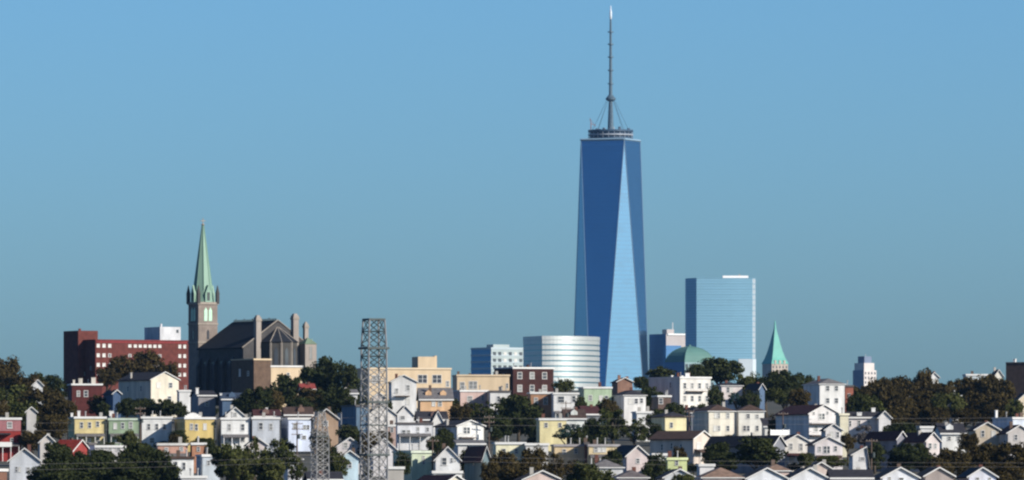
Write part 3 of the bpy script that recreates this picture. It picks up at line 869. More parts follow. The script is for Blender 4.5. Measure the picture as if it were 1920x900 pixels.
h, i = house('long low tan building with dark windows left of the brick tenement', 857, 955, 703, 2470, L=14, sp=9, wall=tanstone, name='school_building', cat='building', cornice=paint((.60, .47, .32), var=.1, name='tan_coping_2'),
      win=[(867, 723, 9, 14), (887, 722, 17, 15), (951, 723, 4, 9)], ch=[(861, 696, 4, .2), (885, 699, 3, .5)], cg=wood_dark)
house('dark red brick tenement with white cornice and white windows', 962, 1038, 689, 2500, L=14, th=22, wall=brick_mat((.05, .019, .017)), name='tenement', cat='building', frame=trim_white,
      win=grid((974.5, 997.5, 1021), (704, 728), 9, 13), sw=[(.5, 706, 7, 12)])
for k in range(3):
    pass
house('pale pink flat fronted house with white cornice below the tan buildings', 863, 915, 732, 2320, L=18, sp=31, col=(0.55, 0.4, 0.36), win=[(881, 748, 10, 11), (905, 746, 6, 10)], ch=[(880, 727, 3, .5)])
house('white flat fronted house between pink house and big tree', 919, 957, 733, 2310, L=14, sp=4, col=WHITE, win=[(935, 748, 6, 11)], cornice=trim_dark)
house('orange brick row house with pale window surrounds', 995, 1036, 736, 2300, L=14, sp=6, wall=brick_mat((.36, .20, .12)), win=[(1005, 751, 7, 11), (1023, 752, 8, 14)], group='flat fronted houses under the skyline')
house('small white flat fronted house left of the pale green one', 1038, 1085, 737, 2290, L=14, sp=5, col=WHITE, win=[(1052, 749, 13, 12), (1076, 748, 7, 12)])
house('pale green flat fronted house with white cornice', 1095, 1147, 726, 2310, L=14, sp=10, col=(.38, .48, .33), win=[(1107, 746, 7, 11), (1127, 747, 7, 11), (1137, 747, 7, 11)])
house('brown brick house with stout chimneys in front of the glass skyscraper', 1158, 1186, 716, 2420, L=12, sp=10, wall=brick_mat((.26, .15, .11)), roof='gable', ya=709, ch=[(1163, 703, 5, .2), (1180, 705, 5, .4)], cg=brick_mat((.24, .13, .09)))
house('low white house with dark hip roof right of the pale green house', 1170, 1211, 742, 2300, L=14, sp=22, col=WHITE, roof='hip', ya=731, win=[(1183, 752, 9, 10), (1193, 752, 7, 10), (1203, 751, 6, 9)])
h, i = house('tall white flat fronted house with long dark side and balcony', 1275, 1333, 707, 2420, L=17, sp=57, col=(0.672, 0.647, 0.605), win=grid((1284, 1298, 1312, 1326), (723, 747), 6, 11), sw=[(.3, 722, 6, 11), (.7, 722, 6, 11)],
      balc=[(1286, 1320, 733, 728)], ch=[(1297, 699, 9, .15), (1283, 703, 4, .4), (1308, 703, 4, .5), (1316, 704, 3, .6)], cg=trim_white)
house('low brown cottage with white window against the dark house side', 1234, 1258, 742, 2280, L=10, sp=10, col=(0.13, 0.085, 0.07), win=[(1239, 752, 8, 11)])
house('small pinkish white house with paired window under trees', 1353, 1392, 724, 2380, L=14, sp=18, col=PINKW, roof='hip', ya=716, win=[(1365, 731, 5, 10), (1371.5, 731, 5, 10), (1378, 751, 7, 9)], sw=[(.4, 735, 6, 10)])
house('blue sided house half hidden by trees right of pinkish house', 1424, 1434, 728, 2370, L=11, sp=24, col=(.10, .16, .26), roof='gable', ya=720)  # blue darkened to stand for shade on this house
house('white square house with grey hip roof beside a brick wing', 1537, 1584, 721, 2360, L=16, sp=27, col=WHITE, roof='hip', ya=709, rm=R_GREY, win=grid((1552, 1568.5), (728, 751), 7, 10), sw=[(.5, 748, 6, 10)])
house('narrow red brick wing adjoining the white square house', 1585, 1600, 723, 2362, L=10, sp=4, wall=brick_mat((.30, .11, .075)), cornice=trim_dark, win=[(1592, 742, 5, 8)])
house('dark brick building rising over the trees at the hill edge', 1979, 2010, 679, 2700, L=16, th=64, wall=brick_mat((.07, .05, .045)), name='brick_building', cat='building', ch=[(1982, 672, 5, .85)], cg=trim_white, cornice=trim_dark)
house('white gabled house with long dark side below the red brick block', 283, 334, 712, 2420, L=19, sp=66, col=CREAM, roof='gable', ya=698, win=[(297, 722, 7, 10), (319, 722, 7, 10), (317, 747, 7, 9)], ch=[(288, 697, 3, .7)], sw=[(.3, 728, 6, 10), (.7, 728, 6, 10)])
house('low white addition on the right of the cream gabled house', 336, 357, 732, 2395, L=7, sp=6, col=WHITE)
house('low dark red brick house with white cornice in the trees', 135, 191, 720, 2400, L=12, sp=12, wall=brick_mat(DKRED), win=[(147, 738, 6, 11), (161, 738, 7, 12)], ch=[(153, 709, 7, .3), (179, 707, 8, .5), (140, 712, 3, .2)], cg=paint((.6, .55, .48), name='pale_render'))
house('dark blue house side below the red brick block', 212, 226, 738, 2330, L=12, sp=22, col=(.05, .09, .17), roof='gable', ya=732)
house('grey house with dark slate roof and white chimney under the church', 372, 404, 742, 2330, L=16, sp=18, col=(0.26, 0.25, 0.26), roof='side', ya=733, rm=R_DARK, ch=[(371, 727, 5, .1)], cg=trim_white, win=[(388, 757, 7, 9)])
house('blue house coloured dark for shade, with chimney below the church nave', 417, 456, 749, 2320, L=14, sp=10, col=(.07, .12, .2), roof='side', ya=737, rm=shingle((.05, .07, .11)), ch=[(416, 737, 4, .3)], cg=trim_white)  # dark wall colour stands for the shade it lies in
house('tall white gabled house with two balconies below the tan building', 734, 781, 716, 2280, L=14, sp=7, col=WHITE, roof='gable', ya=704, win=[(765, 727, 7, 11), (765, 753, 7, 11), (744, 733, 6, 10)], balc=[(741, 768, 742, 735)])
house('orange tan house with broad grey roof facing the street', 788, 848, 749, 2240, L=13, sp=6, col=ORANGE, roof='side', ya=728, rm=R_GREY, win=[(813, 757, 6, 9), (825, 757, 7, 9)])

# --- long row of flat fronted houses on the left
ROWG = 'row of flat fronted houses'
house('grey sided yellow row house with three upper windows', 140, 198, 782, 2000, L=19, sp=20, col=YEL, win=[(153, 797, 6, 11), (168, 797, 6, 11), (183, 795, 6, 10), (150, 826, 6, 9), (167, 826, 6, 9), (184, 826, 6, 9)], ch=[(149, 770, 5, .1), (142, 773, 3, .6)], cg=trim_white, group=ROWG)
house('sage green row house beside the yellow one', 204, 262, 785, 2000, L=14, sp=9, col=GRN, win=[(216, 799, 6, 11), (230, 798, 6, 11), (245, 797, 7, 12), (220, 826, 8, 9)], ch=[(210, 770, 8, .3)], cg=trim_white, group=ROWG, cornice=paint((.5, .58, .48), name='sage_trim'))
house('bright white row house right of the sage green one', 266, 322, 782, 2000, L=14, sp=9, col=(0.689, 0.689, 0.672), win=[(279, 800, 6, 11), (294, 800, 6, 11), (308, 800, 6, 11), (285, 826, 9, 9)], ch=[(272, 777, 3, .5)], group=ROWG)
h, i = house('ochre yellow row house with a white arched parapet', 347, 402, 783, 1990, L=14, sp=24, col=(.54, .41, .16), win=[(359, 800, 5.5, 12), (368, 801, 5.5, 12), (384, 800, 6, 12)], group=ROWG)
ar = MB()
for k in range(7):
    x = i['lx'](347 + 4.2 * k)
    ar.box(x, i['lx'](351.2 + 4.2 * k), .02, .4, i['zt'] + .13, i['zt'] + .3 + .8 * math.sin(math.pi * (k + .5) / 7))
ar.build('arched_parapet', trim_white, h)
house('white row house with a small gabled attic on top', 415, 468, 784, 1990, L=14, sp=13, col=(0.689, 0.689, 0.672), win=[(430, 801, 6, 12), (455, 801, 7, 12), (431, 825, 6, 7), (456, 825, 6, 7)], group=ROWG)
house('tiny white gabled attic house peeking over the row', 425, 457, 779, 2080, L=9, sp=8, col=WHITE, roof='gable', ya=765, win=[(441, 777, 6, 6)])
house('pale grey row house partly hidden by a tree', 473, 524, 783, 1990, L=14, sp=8, col=(0.47, 0.496, 0.538), win=[(489, 799, 8, 13), (508, 800, 6, 12)], ch=[(463, 776, 5, .3)], group=ROWG)
house('pale lavender row house with paired windows', 541, 592, 784, 1990, L=14, sp=17, col=LAV, win=[(553, 799, 6, 11), (571, 801, 5, 9), (577.5, 801, 5, 9), (570, 820, 8, 7)], group=ROWG)
house('tan house with dark gable roof behind the small lattice mast', 590, 634, 785, 1960, L=14, sp=10, col=(0.36, 0.25, 0.17), roof='gable', ya=768, rm=R_BROWN, win=[(611, 794, 8, 10)], sw=[(.4, 795, 6, 9)])
house('low brown roofed house with green dormer behind the lavender row house', 535, 585, 778, 2080, L=10, sp=6, col=(0.2, 0.12, 0.09), roof='side', ya=764, rm=R_BROWN)
house('low maroon roofed house behind the pale grey row house', 478, 524, 781, 2090, L=10, sp=6, col=(0.2, 0.12, 0.1), roof='side', ya=769, rm=R_MAROON, ch=[(501, 764, 4, .3)], cg=trim_white)

# --- far left
h, i = house('bright red house with pink upper floor and dark porch', -14, 39, 784, 1900, L=10, sp=6, col=(.26, .028, .024), win=[(18, 797, 8, 11), (22, 826, 5, 9)], group='red houses')
box_part(h, 'upper_band', i, -14, 38.6, 787, 808, -.10, -.01, siding((.36, .15, .16)))
box_part(h, 'porch_roof', i, -14, 20, 812, 815, -2.2, -.12, R_DARK)
window(h, i['lx'](18), i['pz'](797), 1.0, 1.3, 'front', off=.1)
box_part(h, 'porch_rail', i, -14, 22, 829, 838, -2.0, -1.9, trim_white)
house('grey white house with slanted white roof edges at the lower left', 18, 74, 864, 1640, L=12, sp=4, col=(0.521, 0.538, 0.571), roof='gable', ya=842, rm=R_DARK, win=[(31, 880, 4, 10), (37, 880, 4, 10), (53, 881, 6, 10)])
house('brown shed with pale roof edge at the lower left corner', -30, 12, 880, 1600, L=8, th=26, col=(0.18, 0.09, 0.06), name='shed', cat='shed')
house('white peeling cottage among the left hand trees', 75, 103, 829, 1850, L=9, sp=8, col=(0.521, 0.487, 0.462), roof='gable', ya=816, rm=R_DARK, win=[(88, 834, 7, 9)])
house('small hut with a bright red pitched roof by the yellow house', 135, 165, 846, 1800, L=4.5, th=62, col=(.25, .04, .035), roof='gable', ya=826, rm=shingle((.22, .03, .022)))
house('low white garage below the yellow row house', 178, 234, 836, 1810, L=6, sp=6, col=(0.504, 0.487, 0.487), name='garage', cat='garage', win=[(191, 842, 8, 6), (206, 842, 8, 6), (222, 842, 8, 6)])
house('dark blue van sized shed beside the low white garage', 166, 177, 831, 1805, L=5, th=40, col=(0.05, 0.06, 0.11), name='shed', cat='shed', cornice=trim_dark)
house('low terracotta building with pale parapet below the white row house', 296, 352, 832, 1800, L=8, sp=6, col=(0.45, 0.26, 0.2), win=[(312, 843, 7, 7), (340, 842, 7, 7)], cornice=paint((.6, .58, .55), name='pale_parapet'))
house('small orange brick house between the row and the light blue house', 360, 386, 831, 1800, L=8, sp=6, wall=brick_mat((.40, .20, .12)), win=[(372, 842, 6, 8)])
house('bright white low house with two tall windows beside the bottom left trees', 308, 363, 857, 1680, L=12, sp=6, col=(0.689, 0.689, 0.672), win=[(330, 873, 6, 16), (345, 874, 6, 15)], cornice=R_BROWN)
house('pale blue grey house right of the bright white low house', 380, 412, 853, 1690, L=9, sp=15, col=(0.437, 0.479, 0.521), win=[(391, 868, 6, 9), (405, 863, 5, 7)])
house('white porch roofed cottage at the very bottom below pale blue house', 340, 387, 893, 1560, L=9, sp=6, col=(0.672, 0.655, 0.638), win=[(362, 905, 8, 9)])
house('small white house glimpsed through the bottom trees right of lavender row house', 540, 566, 862, 1700, L=9, sp=10, col=(0.622, 0.622, 0.638), roof='hip', ya=850, rm=R_GREY, win=[(553, 872, 7, 8)])
house('pinkish white house seen through the leaves of the lower trees', 466, 500, 834, 1760, L=9, sp=8, col=(0.554, 0.487, 0.47), roof='gable', ya=822, win=[(476, 848, 6, 9), (490, 848, 6, 9)])

# --- centre, behind and beside the lattice tower
house('dark blue sided house left of the lattice tower', 668, 690, 760, 2150, L=18, sp=30, col=(.10, .16, .23), roof='flat', cornice=trim_dark)
house('white house with pitched roof right behind the lattice tower', 690, 742, 777, 2120, L=12, sp=6, col=(0.655, 0.622, 0.588), roof='gable', ya=757, win=[(705, 786, 6, 9), (724, 786, 6, 9)])
house('little white gabled house below the tall white one', 745, 775, 778, 2180, L=8, sp=6, col=(0.655, 0.647, 0.647), roof='gable', ya=762, rm=R_DARK, win=[(755, 783, 9, 6)])
house('dark roofed house with a bright white dormer below the orange tan house', 784, 838, 787, 2130, L=11, sp=6, col=(0.16, 0.1, 0.09), roof='side', ya=772, rm=R_DARK)
house('small white dormer house below the orange tan one', 812, 830, 789, 2090, L=6, sp=6, col=WHITE, roof='gable', ya=772, rm=R_DARK)
house('wide white flat roofed house with dark eave right of the lattice tower', 745, 811, 793, 2000, L=12, sp=4, col=(0.672, 0.672, 0.689), cornice=trim_dark, win=[(757, 811, 7, 9), (766, 811, 7, 9), (784, 804, 5, 6), (784, 813, 5, 6), (802, 805, 5, 7)])
house('white gabled house with long grey side and small balcony', 857, 907, 799, 1960, L=12, sp=42, col=(0.672, 0.664, 0.638), roof='gable', ya=789, rm=R_DARK, win=[(872, 807, 6, 13), (878, 807, 6, 13)], balc=[(861, 890, 820, 813)], ch=[(859, 786, 3, .5)], sw=[(.5, 815, 6, 10)])
house('pale roofed outbuilding under the balcony of the white gabled house', 859, 908, 833, 1830, L=8, sp=6, col=(0.655, 0.638, 0.622), roof='shed', ya=826, rm=R_GREY)
house('pale mint green flat fronted house with dark side', 772, 810, 846, 1700, L=13, sp=37, col=(0.521, 0.588, 0.437), win=[(794, 858, 4, 7), (794, 867, 4, 7)], sw=[(.5, 850, 4, 7)], cornice=paint((.62, .68, .56), name='mint_trim'))
house('steep white gabled cottage with dark right hand roof', 817, 862, 862, 1690, L=13, sp=6, col=(0.689, 0.689, 0.689), roof='gable', ya=839, rm=R_MAROON, win=[(833, 865, 9, 14), (847, 863, 4, 9), (853, 862, 4, 8)])
house('low white porch in front of the steep white cottage', 812, 866, 884, 1640, L=5, sp=4, col=(0.672, 0.672, 0.655), name='porch', cat='porch')
house('dark teal sided house right of the steep white cottage', 906, 918, 856, 1700, L=15, sp=36, col=(0.16, 0.22, 0.24), roof='gable', ya=838, rm=R_MAROON, sw=[(.5, 868, 5, 9)])
house('maroon roofed house at the bottom with a cream gable', 838, 872, 904, 1540, L=15, sp=60, col=(0.638, 0.588, 0.487), roof='gable', ya=892, rm=R_MAROON)
house('small pale blue house with white gable at the foot of the lattice tower', 640, 672, 858, 1680, L=10, sp=6, col=(0.462, 0.588, 0.655), roof='gable', ya=846, rm=R_BROWN, win=[(656, 872, 7, 10)])
house('white gabled house with dark porch opening behind the pale blue one', 632, 680, 838, 1780, L=11, sp=8, col=(0.554, 0.521, 0.521), roof='gable', ya=822, rm=R_BROWN, win=[(648, 835, 8, 11), (662, 838, 6, 8)])
house('white gabled house immediately right of the lattice tower foot', 700, 742, 842, 1760, L=12, sp=8, col=(0.588, 0.563, 0.563), roof='gable', ya=823, rm=R_BROWN, win=[(714, 846, 6, 9), (728, 846, 6, 9)])
house('low grey concrete garage at the foot of the lattice tower', 726, 757, 876, 1600, L=7, sp=4, wall=concrete, name='garage', cat='garage')
house('weathered brown house behind the lattice tower between white houses', 726, 745, 797, 2040, L=10, sp=4, col=(0.42, 0.3, 0.26), win=[(735, 806, 6, 8)])

# --- centre right
house('cream yellow house behind the big dark tree', 1012, 1062, 785, 1990, L=10, sp=6, col=(0.68, 0.6, 0.34), win=[(1024, 797, 6, 9), (1050, 797, 6, 9)])
house('pale cream long low house with flat roof below the big tree', 930, 985, 830, 1800, L=10, sp=6, col=(0.74, 0.7, 0.5), win=[(945, 846, 7, 9), (968, 846, 7, 9)])
house('pale low garage adjoining the long cream house', 986, 1028, 832, 1795, L=8, sp=4, col=(0.588, 0.571, 0.554), name='garage', cat='garage')
house('white house with brown roof and white gutter left of the leafy tree', 1060, 1097, 785, 2040, L=11, sp=6, col=(0.622, 0.638, 0.605), roof='side', ya=768, rm=R_BROWN, win=[(1074, 799, 7, 9)])
house('brown roofed house with bright gutter below the pale green house', 1098, 1126, 777, 2080, L=12, sp=18, col=(0.17, 0.18, 0.2), roof='side', ya=762, rm=R_MAROON)
house('tan flat roofed row house with white triple window', 1104, 1161, 834, 1790, L=12, sp=6, col=(0.62, 0.5, 0.3), win=[(1117, 843, 7, 9), (1125, 843, 7, 9, PANE_BLIND), (1133, 843, 7, 9)], cornice=paint((.35, .33, .33), name='grey_fascia'))
house('tan flat roofed row house with brick party wall', 1040, 1097, 834, 1800, L=12, sp=6, col=(0.58, 0.46, 0.29), win=[(1058, 847, 7, 9), (1080, 846, 7, 9)], cornice=paint((.33, .31, .32), name='grey_fascia_2'))
house('narrow brick party wall block between the two tan row houses', 1097.5, 1103.5, 830, 1795, L=10, sp=2, wall=brick_mat((.14, .05, .04)), cornice=trim_dark)
house('pinkish gabled cottage with black roof slope', 1175, 1216, 855, 1700, L=13, sp=32, col=(0.521, 0.445, 0.437), roof='gable', ya=837, rm=R_DARK, win=[(1196, 864, 7, 9)])
house('grey hip roofed bungalow at the bottom centre', 1108, 1168, 878, 1590, L=12, sp=10, col=(0.5, 0.5, 0.5), roof='hip', ya=861, rm=R_GREY)
house('brown grey hip roofed bungalow below the pinkish cottage', 1160, 1215, 897, 1520, L=12, sp=10, col=(0.5, 0.44, 0.42), roof='hip', ya=881, rm=shingle((.14, .12, .12)))
house('white house corner right of the leafy tree', 1194, 1225, 772, 2100, L=10, sp=8, col=(0.689, 0.689, 0.672))
house('small cream yellow house with one window and dark side', 1247, 1287, 782, 2040, L=14, sp=24, col=(0.74, 0.66, 0.4), win=[(1259, 797, 6, 10)], cornice=R_BROWN, roof='hip', ya=772, rm=R_DARK)
house('house with shade put into its dark walls, between cream yellow and twin white houses', 1296, 1326, 775, 2130, L=16, sp=40, col=(0.12, 0.13, 0.16), roof='hip', ya=763, rm=R_DARK)  # shade is in the wall colour itself
house('cream square house with brown hip roof, left of a twin pair', 1329, 1377, 772, 2060, L=12, sp=28, col=(0.655, 0.613, 0.521), roof='hip', ya=758, rm=R_BROWN, win=[(1342, 779, 5, 10), (1348, 779, 5, 10), (1365, 779, 6, 10), (1341, 803, 5.5, 10), (1348, 803, 5.5, 10), (1365, 803, 6, 10)])
house('white square house with brown hip roof, right of a twin pair', 1385, 1433, 772, 2065, L=12, sp=8, col=(0.689, 0.672, 0.622), roof='hip', ya=758, rm=R_BROWN, win=[(1403, 780, 7, 8), (1420, 781, 6, 7), (1396, 803, 5.5, 10), (1403, 803, 5.5, 10), (1420, 803, 6, 10)])
h, i = house('white lean to with slanted roof beside the right twin house', 1434, 1456, 800, 2050, L=8, sp=4, col=(0.672, 0.664, 0.622), roof='shed', ya=785, name='shed', cat='shed')
def white_fence():
    Y = 1980.0; k = F / Y; c = P(1445, 0, Y); gz = ground_z(Y)
    t = thing('fence', 'bright white two panel fence before the long dark house', 'fence', (c.x, Y, gz), math.radians(10))
    z0, z1 = CAMZ + (HOR - 816) / k - gz, CAMZ + (HOR - 806) / k - gz
    vin = paint((.85, .85, .84), var=.06, name='white_vinyl')
    w = 35 / k / math.cos(math.radians(10))
    for j in range(2):
        MB().box(j * w * .66 + .07, (w * .66 if j == 0 else w) - .07, -.03, .03, z0, z1).build('panel', vin, t)
    for x in (0, w * .66, w):
        MB().box(x - .08, x + .08, -.08, .08, -.6, z1 + .12).build('post', vin, t)
    MB().box(.02, w - .02, -.12, .12, -.6, z0 + .05).build('base_wall', concrete, t)
white_fence()
house('long blue sided house with pale gable and brown roof', 1300, 1336, 823, 1840, L=12, sp=80, col=(0.6, 0.52, 0.45), roof='gable', ya=809, rm=R_BROWN, win=[(1310, 836, 8, 13)], sw=[(.28, 838, 5, 11), (.5, 836, 5, 11), (.72, 838, 5, 11)])
house('dark roofed long house in front of the twin square houses', 1450, 1472, 834, 1790, L=21, sp=122, col=(0.2, 0.21, 0.24), roof='gable', ya=818, rm=R_DARK)  # wall colour darkened to stand for its long shaded side
house('lime green little house by the blue sided one', 1252, 1288, 859, 1690, L=8, sp=6, col=(.50, .55, .27), win=[(1269, 868, 6, 9)], cornice=paint((.7, .75, .42), name='lime_trim'))
house('white garage roof beyond the lime green house', 1312, 1339, 871, 1620, L=6, sp=4, col=(0.689, 0.672, 0.672), name='garage', cat='garage')
house('small white garage left of the lime green house', 1224, 1250, 851, 1720, L=6, sp=4, col=(0.605, 0.605, 0.605), name='garage', cat='garage')

# --- right
h, i = house('large white gabled house with two balconies and long dark side', 1517, 1574, 776, 1990, L=19, sp=58, col=(0.672, 0.647, 0.638), roof='gable', ya=760, rm=R_MAROON, win=[(1538, 781, 6, 12), (1544, 781, 6, 12), (1526, 775, 4, 5), (1552, 774, 4, 5), (1530, 804, 7, 12)],
      balc=[(1517.5, 1571, 794, 786), (1517.5, 1546, 816, 809)])
house('cream tall flat wall beside the large white gabled house', 1575, 1591, 776, 1940, L=7, sp=6, col=(0.672, 0.622, 0.47), cornice=paint((.75, .7, .55), name='cream_trim'))
house('white gabled porch attached below the large white house', 1548, 1578, 806, 1900, L=8, sp=6, col=(0.655, 0.63, 0.622), roof='gable', ya=796, win=[(1560, 814, 6, 11), (1571, 815, 5, 11)])
house('white gabled house with two windows left of its near twin', 1472, 1519, 829, 1800, L=14, sp=14, col=(0.655, 0.622, 0.571), roof='gable', ya=816, rm=R_MAROON, win=[(1483, 837, 7, 12), (1502, 838, 7, 14)])
house('pinkish white gabled house with wide triple window', 1528, 1580, 833, 1780, L=14, sp=10, col=(0.638, 0.588, 0.588), roof='gable', ya=820, rm=R_BROWN, win=[(1537, 842, 5, 10), (1547, 843, 5, 14), (1553.5, 843, 5, 14), (1567, 841, 5, 10)])
house('pinkish white house with dark roof and white roof boxes', 1592, 1648, 783, 2030, L=9, sp=4, col=(0.638, 0.588, 0.58), roof='side', ya=773, rm=R_DARK, win=[(1594, 794, 5, 10), (1611, 793, 5, 9), (1629, 793, 5, 9)], ch=[(1612, 773, 9, .12), (1641, 764, 7, .5)], cg=trim_white)
house('white gable end at the right of the pinkish house', 1648, 1670, 783, 2025, L=9, sp=4, col=(0.672, 0.655, 0.655), roof='gable', ya=772, rm=R_DARK)
house('low white wedge shaped house with sloping roof', 1599, 1627, 853, 1720, L=9, sp=4, col=(0.672, 0.664, 0.655), roof='gable', ya=839, xa=1625, win=[(1617, 860, 9, 6)])
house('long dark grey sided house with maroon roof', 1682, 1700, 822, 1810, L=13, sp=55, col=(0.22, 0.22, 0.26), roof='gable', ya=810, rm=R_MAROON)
house('low pinkish house with maroon roof among the right hand trees', 1737, 1762, 826, 1800, L=14, sp=45, col=(0.622, 0.554, 0.538), roof='gable', ya=812, rm=R_MAROON, win=[(1744, 836, 6, 10), (1754, 836, 5, 9)])
house('broad dark roofed house with white wall in the right hand trees', 1766, 1810, 813, 1880, L=14, sp=10, col=(0.689, 0.689, 0.672), roof='side', ya=795, rm=R_DARK, win=[(1780, 822, 6, 7), (1797, 822, 6, 7)])
house('small white shed roof right of the wooded slope', 1726, 1757, 800, 1960, L=7, sp=6, col=(0.605, 0.605, 0.605), name='shed', cat='shed')
house('beige gabled house with brown side among the right hand trees', 1829, 1874, 806, 1860, L=12, sp=8, col=(0.5, 0.43, 0.34), roof='gable', ya=793, rm=R_MAROON, win=[(1843, 813, 6, 12), (1863, 814, 7, 12)])
house('pale gabled house at the right edge beside the beige one', 1890, 1935, 812, 1850, L=12, sp=14, col=(0.487, 0.454, 0.437), roof='gable', ya=798, rm=R_MAROON, win=[(1905, 820, 6, 10)])
house('white flat house with blue side at the right edge', 1899, 1945, 783, 2050, L=12, sp=33, col=(0.588, 0.638, 0.722), ch=[(1902, 768, 4, .9)], cg=trim_white)
house('small white house peeking through the wooded slope', 1786, 1806, 742, 2330, L=7, sp=4, col=(0.5, 0.48, 0.46), win=[(1795, 750, 6, 8)])
house('tall cream gable with chimney at the right edge below the dark building', 1908, 1940, 752, 2250, L=9, sp=6, col=(0.66, 0.56, 0.42), roof='gable', ya=738, win=[(1914, 765, 6, 10)])
house('white roofed villa on the wooded ridge', 1744, 1760, 707, 2560, L=7, sp=8, col=(0.638, 0.63, 0.622), roof='gable', ya=699)
house('long white parapet building on the ridge behind the wood', 1812, 1868, 702, 2650, L=8, sp=4, col=(0.5, 0.55, 0.58))
house('white chimney like gable house on the ridge beside the dark building', 1866, 1880, 704, 2620, L=6, sp=6, col=(0.638, 0.605, 0.538), roof='gable', ya=694)

# --- foot of the hill: gables along the bottom edge
FG = 'gables along the bottom street'
house('bluish white gable at the bottom, under the large dark tree', 1401, 1476, 898, 1500, L=14, sp=14, col=(0.672, 0.689, 0.722), roof='gable', ya=879, rm=R_DARK, group=FG, win=[(1437, 905, 9, 9)])
house('bluish white gable at the bottom, right below the twin gabled houses', 1481, 1556, 899, 1500, L=14, sp=14, col=(0.672, 0.68, 0.706), roof='gable', ya=879, rm=R_DARK, group=FG, win=[(1518, 906, 9, 9)])
house('white gable at the bottom, under the long dark grey house', 1655, 1722, 896, 1510, L=14, sp=14, col=(0.655, 0.664, 0.706), roof='gable', ya=878, rm=R_DARK, group=FG, win=[(1668, 898, 5, 7), (1690, 900, 9, 9)])
house('grey brown gable with white verge at the bottom right', 1735, 1788, 893, 1520, L=13, sp=14, col=(0.34, 0.29, 0.27), roof='gable', ya=878, rm=R_BROWN, group=FG)
house('small bluish white gable at the bottom right beside the grey brown one', 1817, 1868, 894, 1520, L=13, sp=14, col=(0.638, 0.647, 0.722), roof='gable', ya=878, rm=R_DARK, group=FG, win=[(1833, 899, 7, 7), (1856, 899, 5, 7)])
house('white gable overgrown with green at the bottom below lime green house', 1246, 1304, 896, 1520, L=13, sp=12, col=(0.554, 0.571, 0.588), roof='gable', ya=881, rm=R_DARK, group=FG)
house('bungalow with tan brown hip roof at the bottom', 1318, 1392, 897, 1500, L=14, sp=10, col=(0.62, 0.52, 0.48), roof='hip', ya=876, rm=R_TAN, group=FG)
house('long low house with grey roof and white fascia at the bottom', 1560, 1635, 897, 1500, L=12, sp=4, col=(0.622, 0.622, 0.622), roof='side', ya=882, rm=R_DARK, group=FG)
house('brown roofed house at the bottom behind the two bluish gables', 1520, 1560, 880, 1600, L=10, sp=8, col=(0.6, 0.5, 0.45), roof='gable', ya=868, rm=R_BROWN)
house('pinkish brown roofed house right behind the bottom dark tree', 1436, 1480, 884, 1590, L=10, sp=8, col=(0.5, 0.38, 0.34), roof='hip', ya=870, rm=R_TAN)
house('brown gabled house at the bottom centre among trees', 982, 1052, 900, 1510, L=12, sp=16, col=(0.58, 0.46, 0.42), roof='gable', ya=884, rm=R_BROWN)
house('low dark roofed house at the bottom left of the lattice tower', 580, 640, 900, 1520, L=12, sp=10, col=(0.4, 0.36, 0.34), roof='side', ya=886, rm=R_DARK)

# --- glimpsed through the trees
house('white roofed cottage glimpsed high in the left hand wood', 62, 80, 722, 2290, L=8, sp=4, col=(.62, .62, .62), roof='gable', ya=713, rm=R_GREY)
house('small pale house glimpsed low in the left hand wood', 50, 68, 772, 2060, L=7, sp=4, col=(.5, .48, .46), roof='gable', ya=764)
house('red roofed house half hidden by the large church tree', 566, 590, 730, 2300, L=9, sp=8, col=(.5, .42, .38), roof='side', ya=720, rm=shingle((.3, .06, .05)))
house('white low house between the church trees and the lattice tower', 640, 670, 738, 2260, L=9, sp=8, col=(.62, .62, .62), roof='side', ya=731, rm=R_GREY)
house('pale rear cottage above the wide white flat roofed house', 700, 722, 745, 2200, L=8, sp=4, col=(.56, .5, .46), roof='gable', ya=737)

# ------------------------------------------------------------------ lattice towers, pole and cables
def lattice(label, name, Y, xc, th, levels, panel, rings, legr, br, cat='lattice tower', dark_above=None):
    """levels: (row, side in metres) from top to bottom"""
    s = F / Y; c = P(xc, 0, Y); gz = ground_z(Y)
    t = thing(name, label, cat, (c.x, Y, gz), math.radians(th))
    pz = lambda py: CAMZ + (HOR - py) / s - gz
    zs = [pz(l[0]) for l in levels]; ws = [l[1] for l in levels]
    zs.append(-.6); ws.append(ws[-1])
    side = lambda z: float(np.interp(z, zs[::-1], ws[::-1]))
    cor = lambda k, z: Vector(((-1, 1, 1, -1)[k] * side(z) / 2, (-1, -1, 1, 1)[k] * side(z) / 2, z))
    for k in range(4):
        m = MB()
        for z0, z1 in zip(zs[:-1], zs[1:]):
            m.bar(cor(k, z0), cor(k, z1), legr)
        m.build('leg', steel, t)
    z = zs[0]; i = 0
    while z - panel > 0.5:
        z1 = z - panel
        for k in range(4):
            j = (k + 1) % 4
            mat = steel_dark if (dark_above is not None and z > pz(dark_above)) else steel
            MB().bar(cor(k, z), cor(j, z1), br).build('brace', mat, t)
            MB().bar(cor(j, z), cor(k, z1), br).build('brace', mat, t)
            if i % 2 == 0: MB().bar(cor(k, z1), cor(j, z1), br).build('strut', mat, t)
        z = z1; i += 1
    for py, grow, hh in rings:
        zc = pz(py); a = side(zc) / 2 + grow
        m = MB()
        for (x0, x1, y0, y1) in ((-a, a, -a, -a + .3), (-a, a, a - .3, a), (-a, -a + .3, -a + .3, a - .3), (a - .3, a, -a + .3, a - .3)):
            m.box(x0, x1, y0, y1, zc - hh / 2, zc + hh / 2)
        m.build('ring_beam', steel_dark, t)
    return t
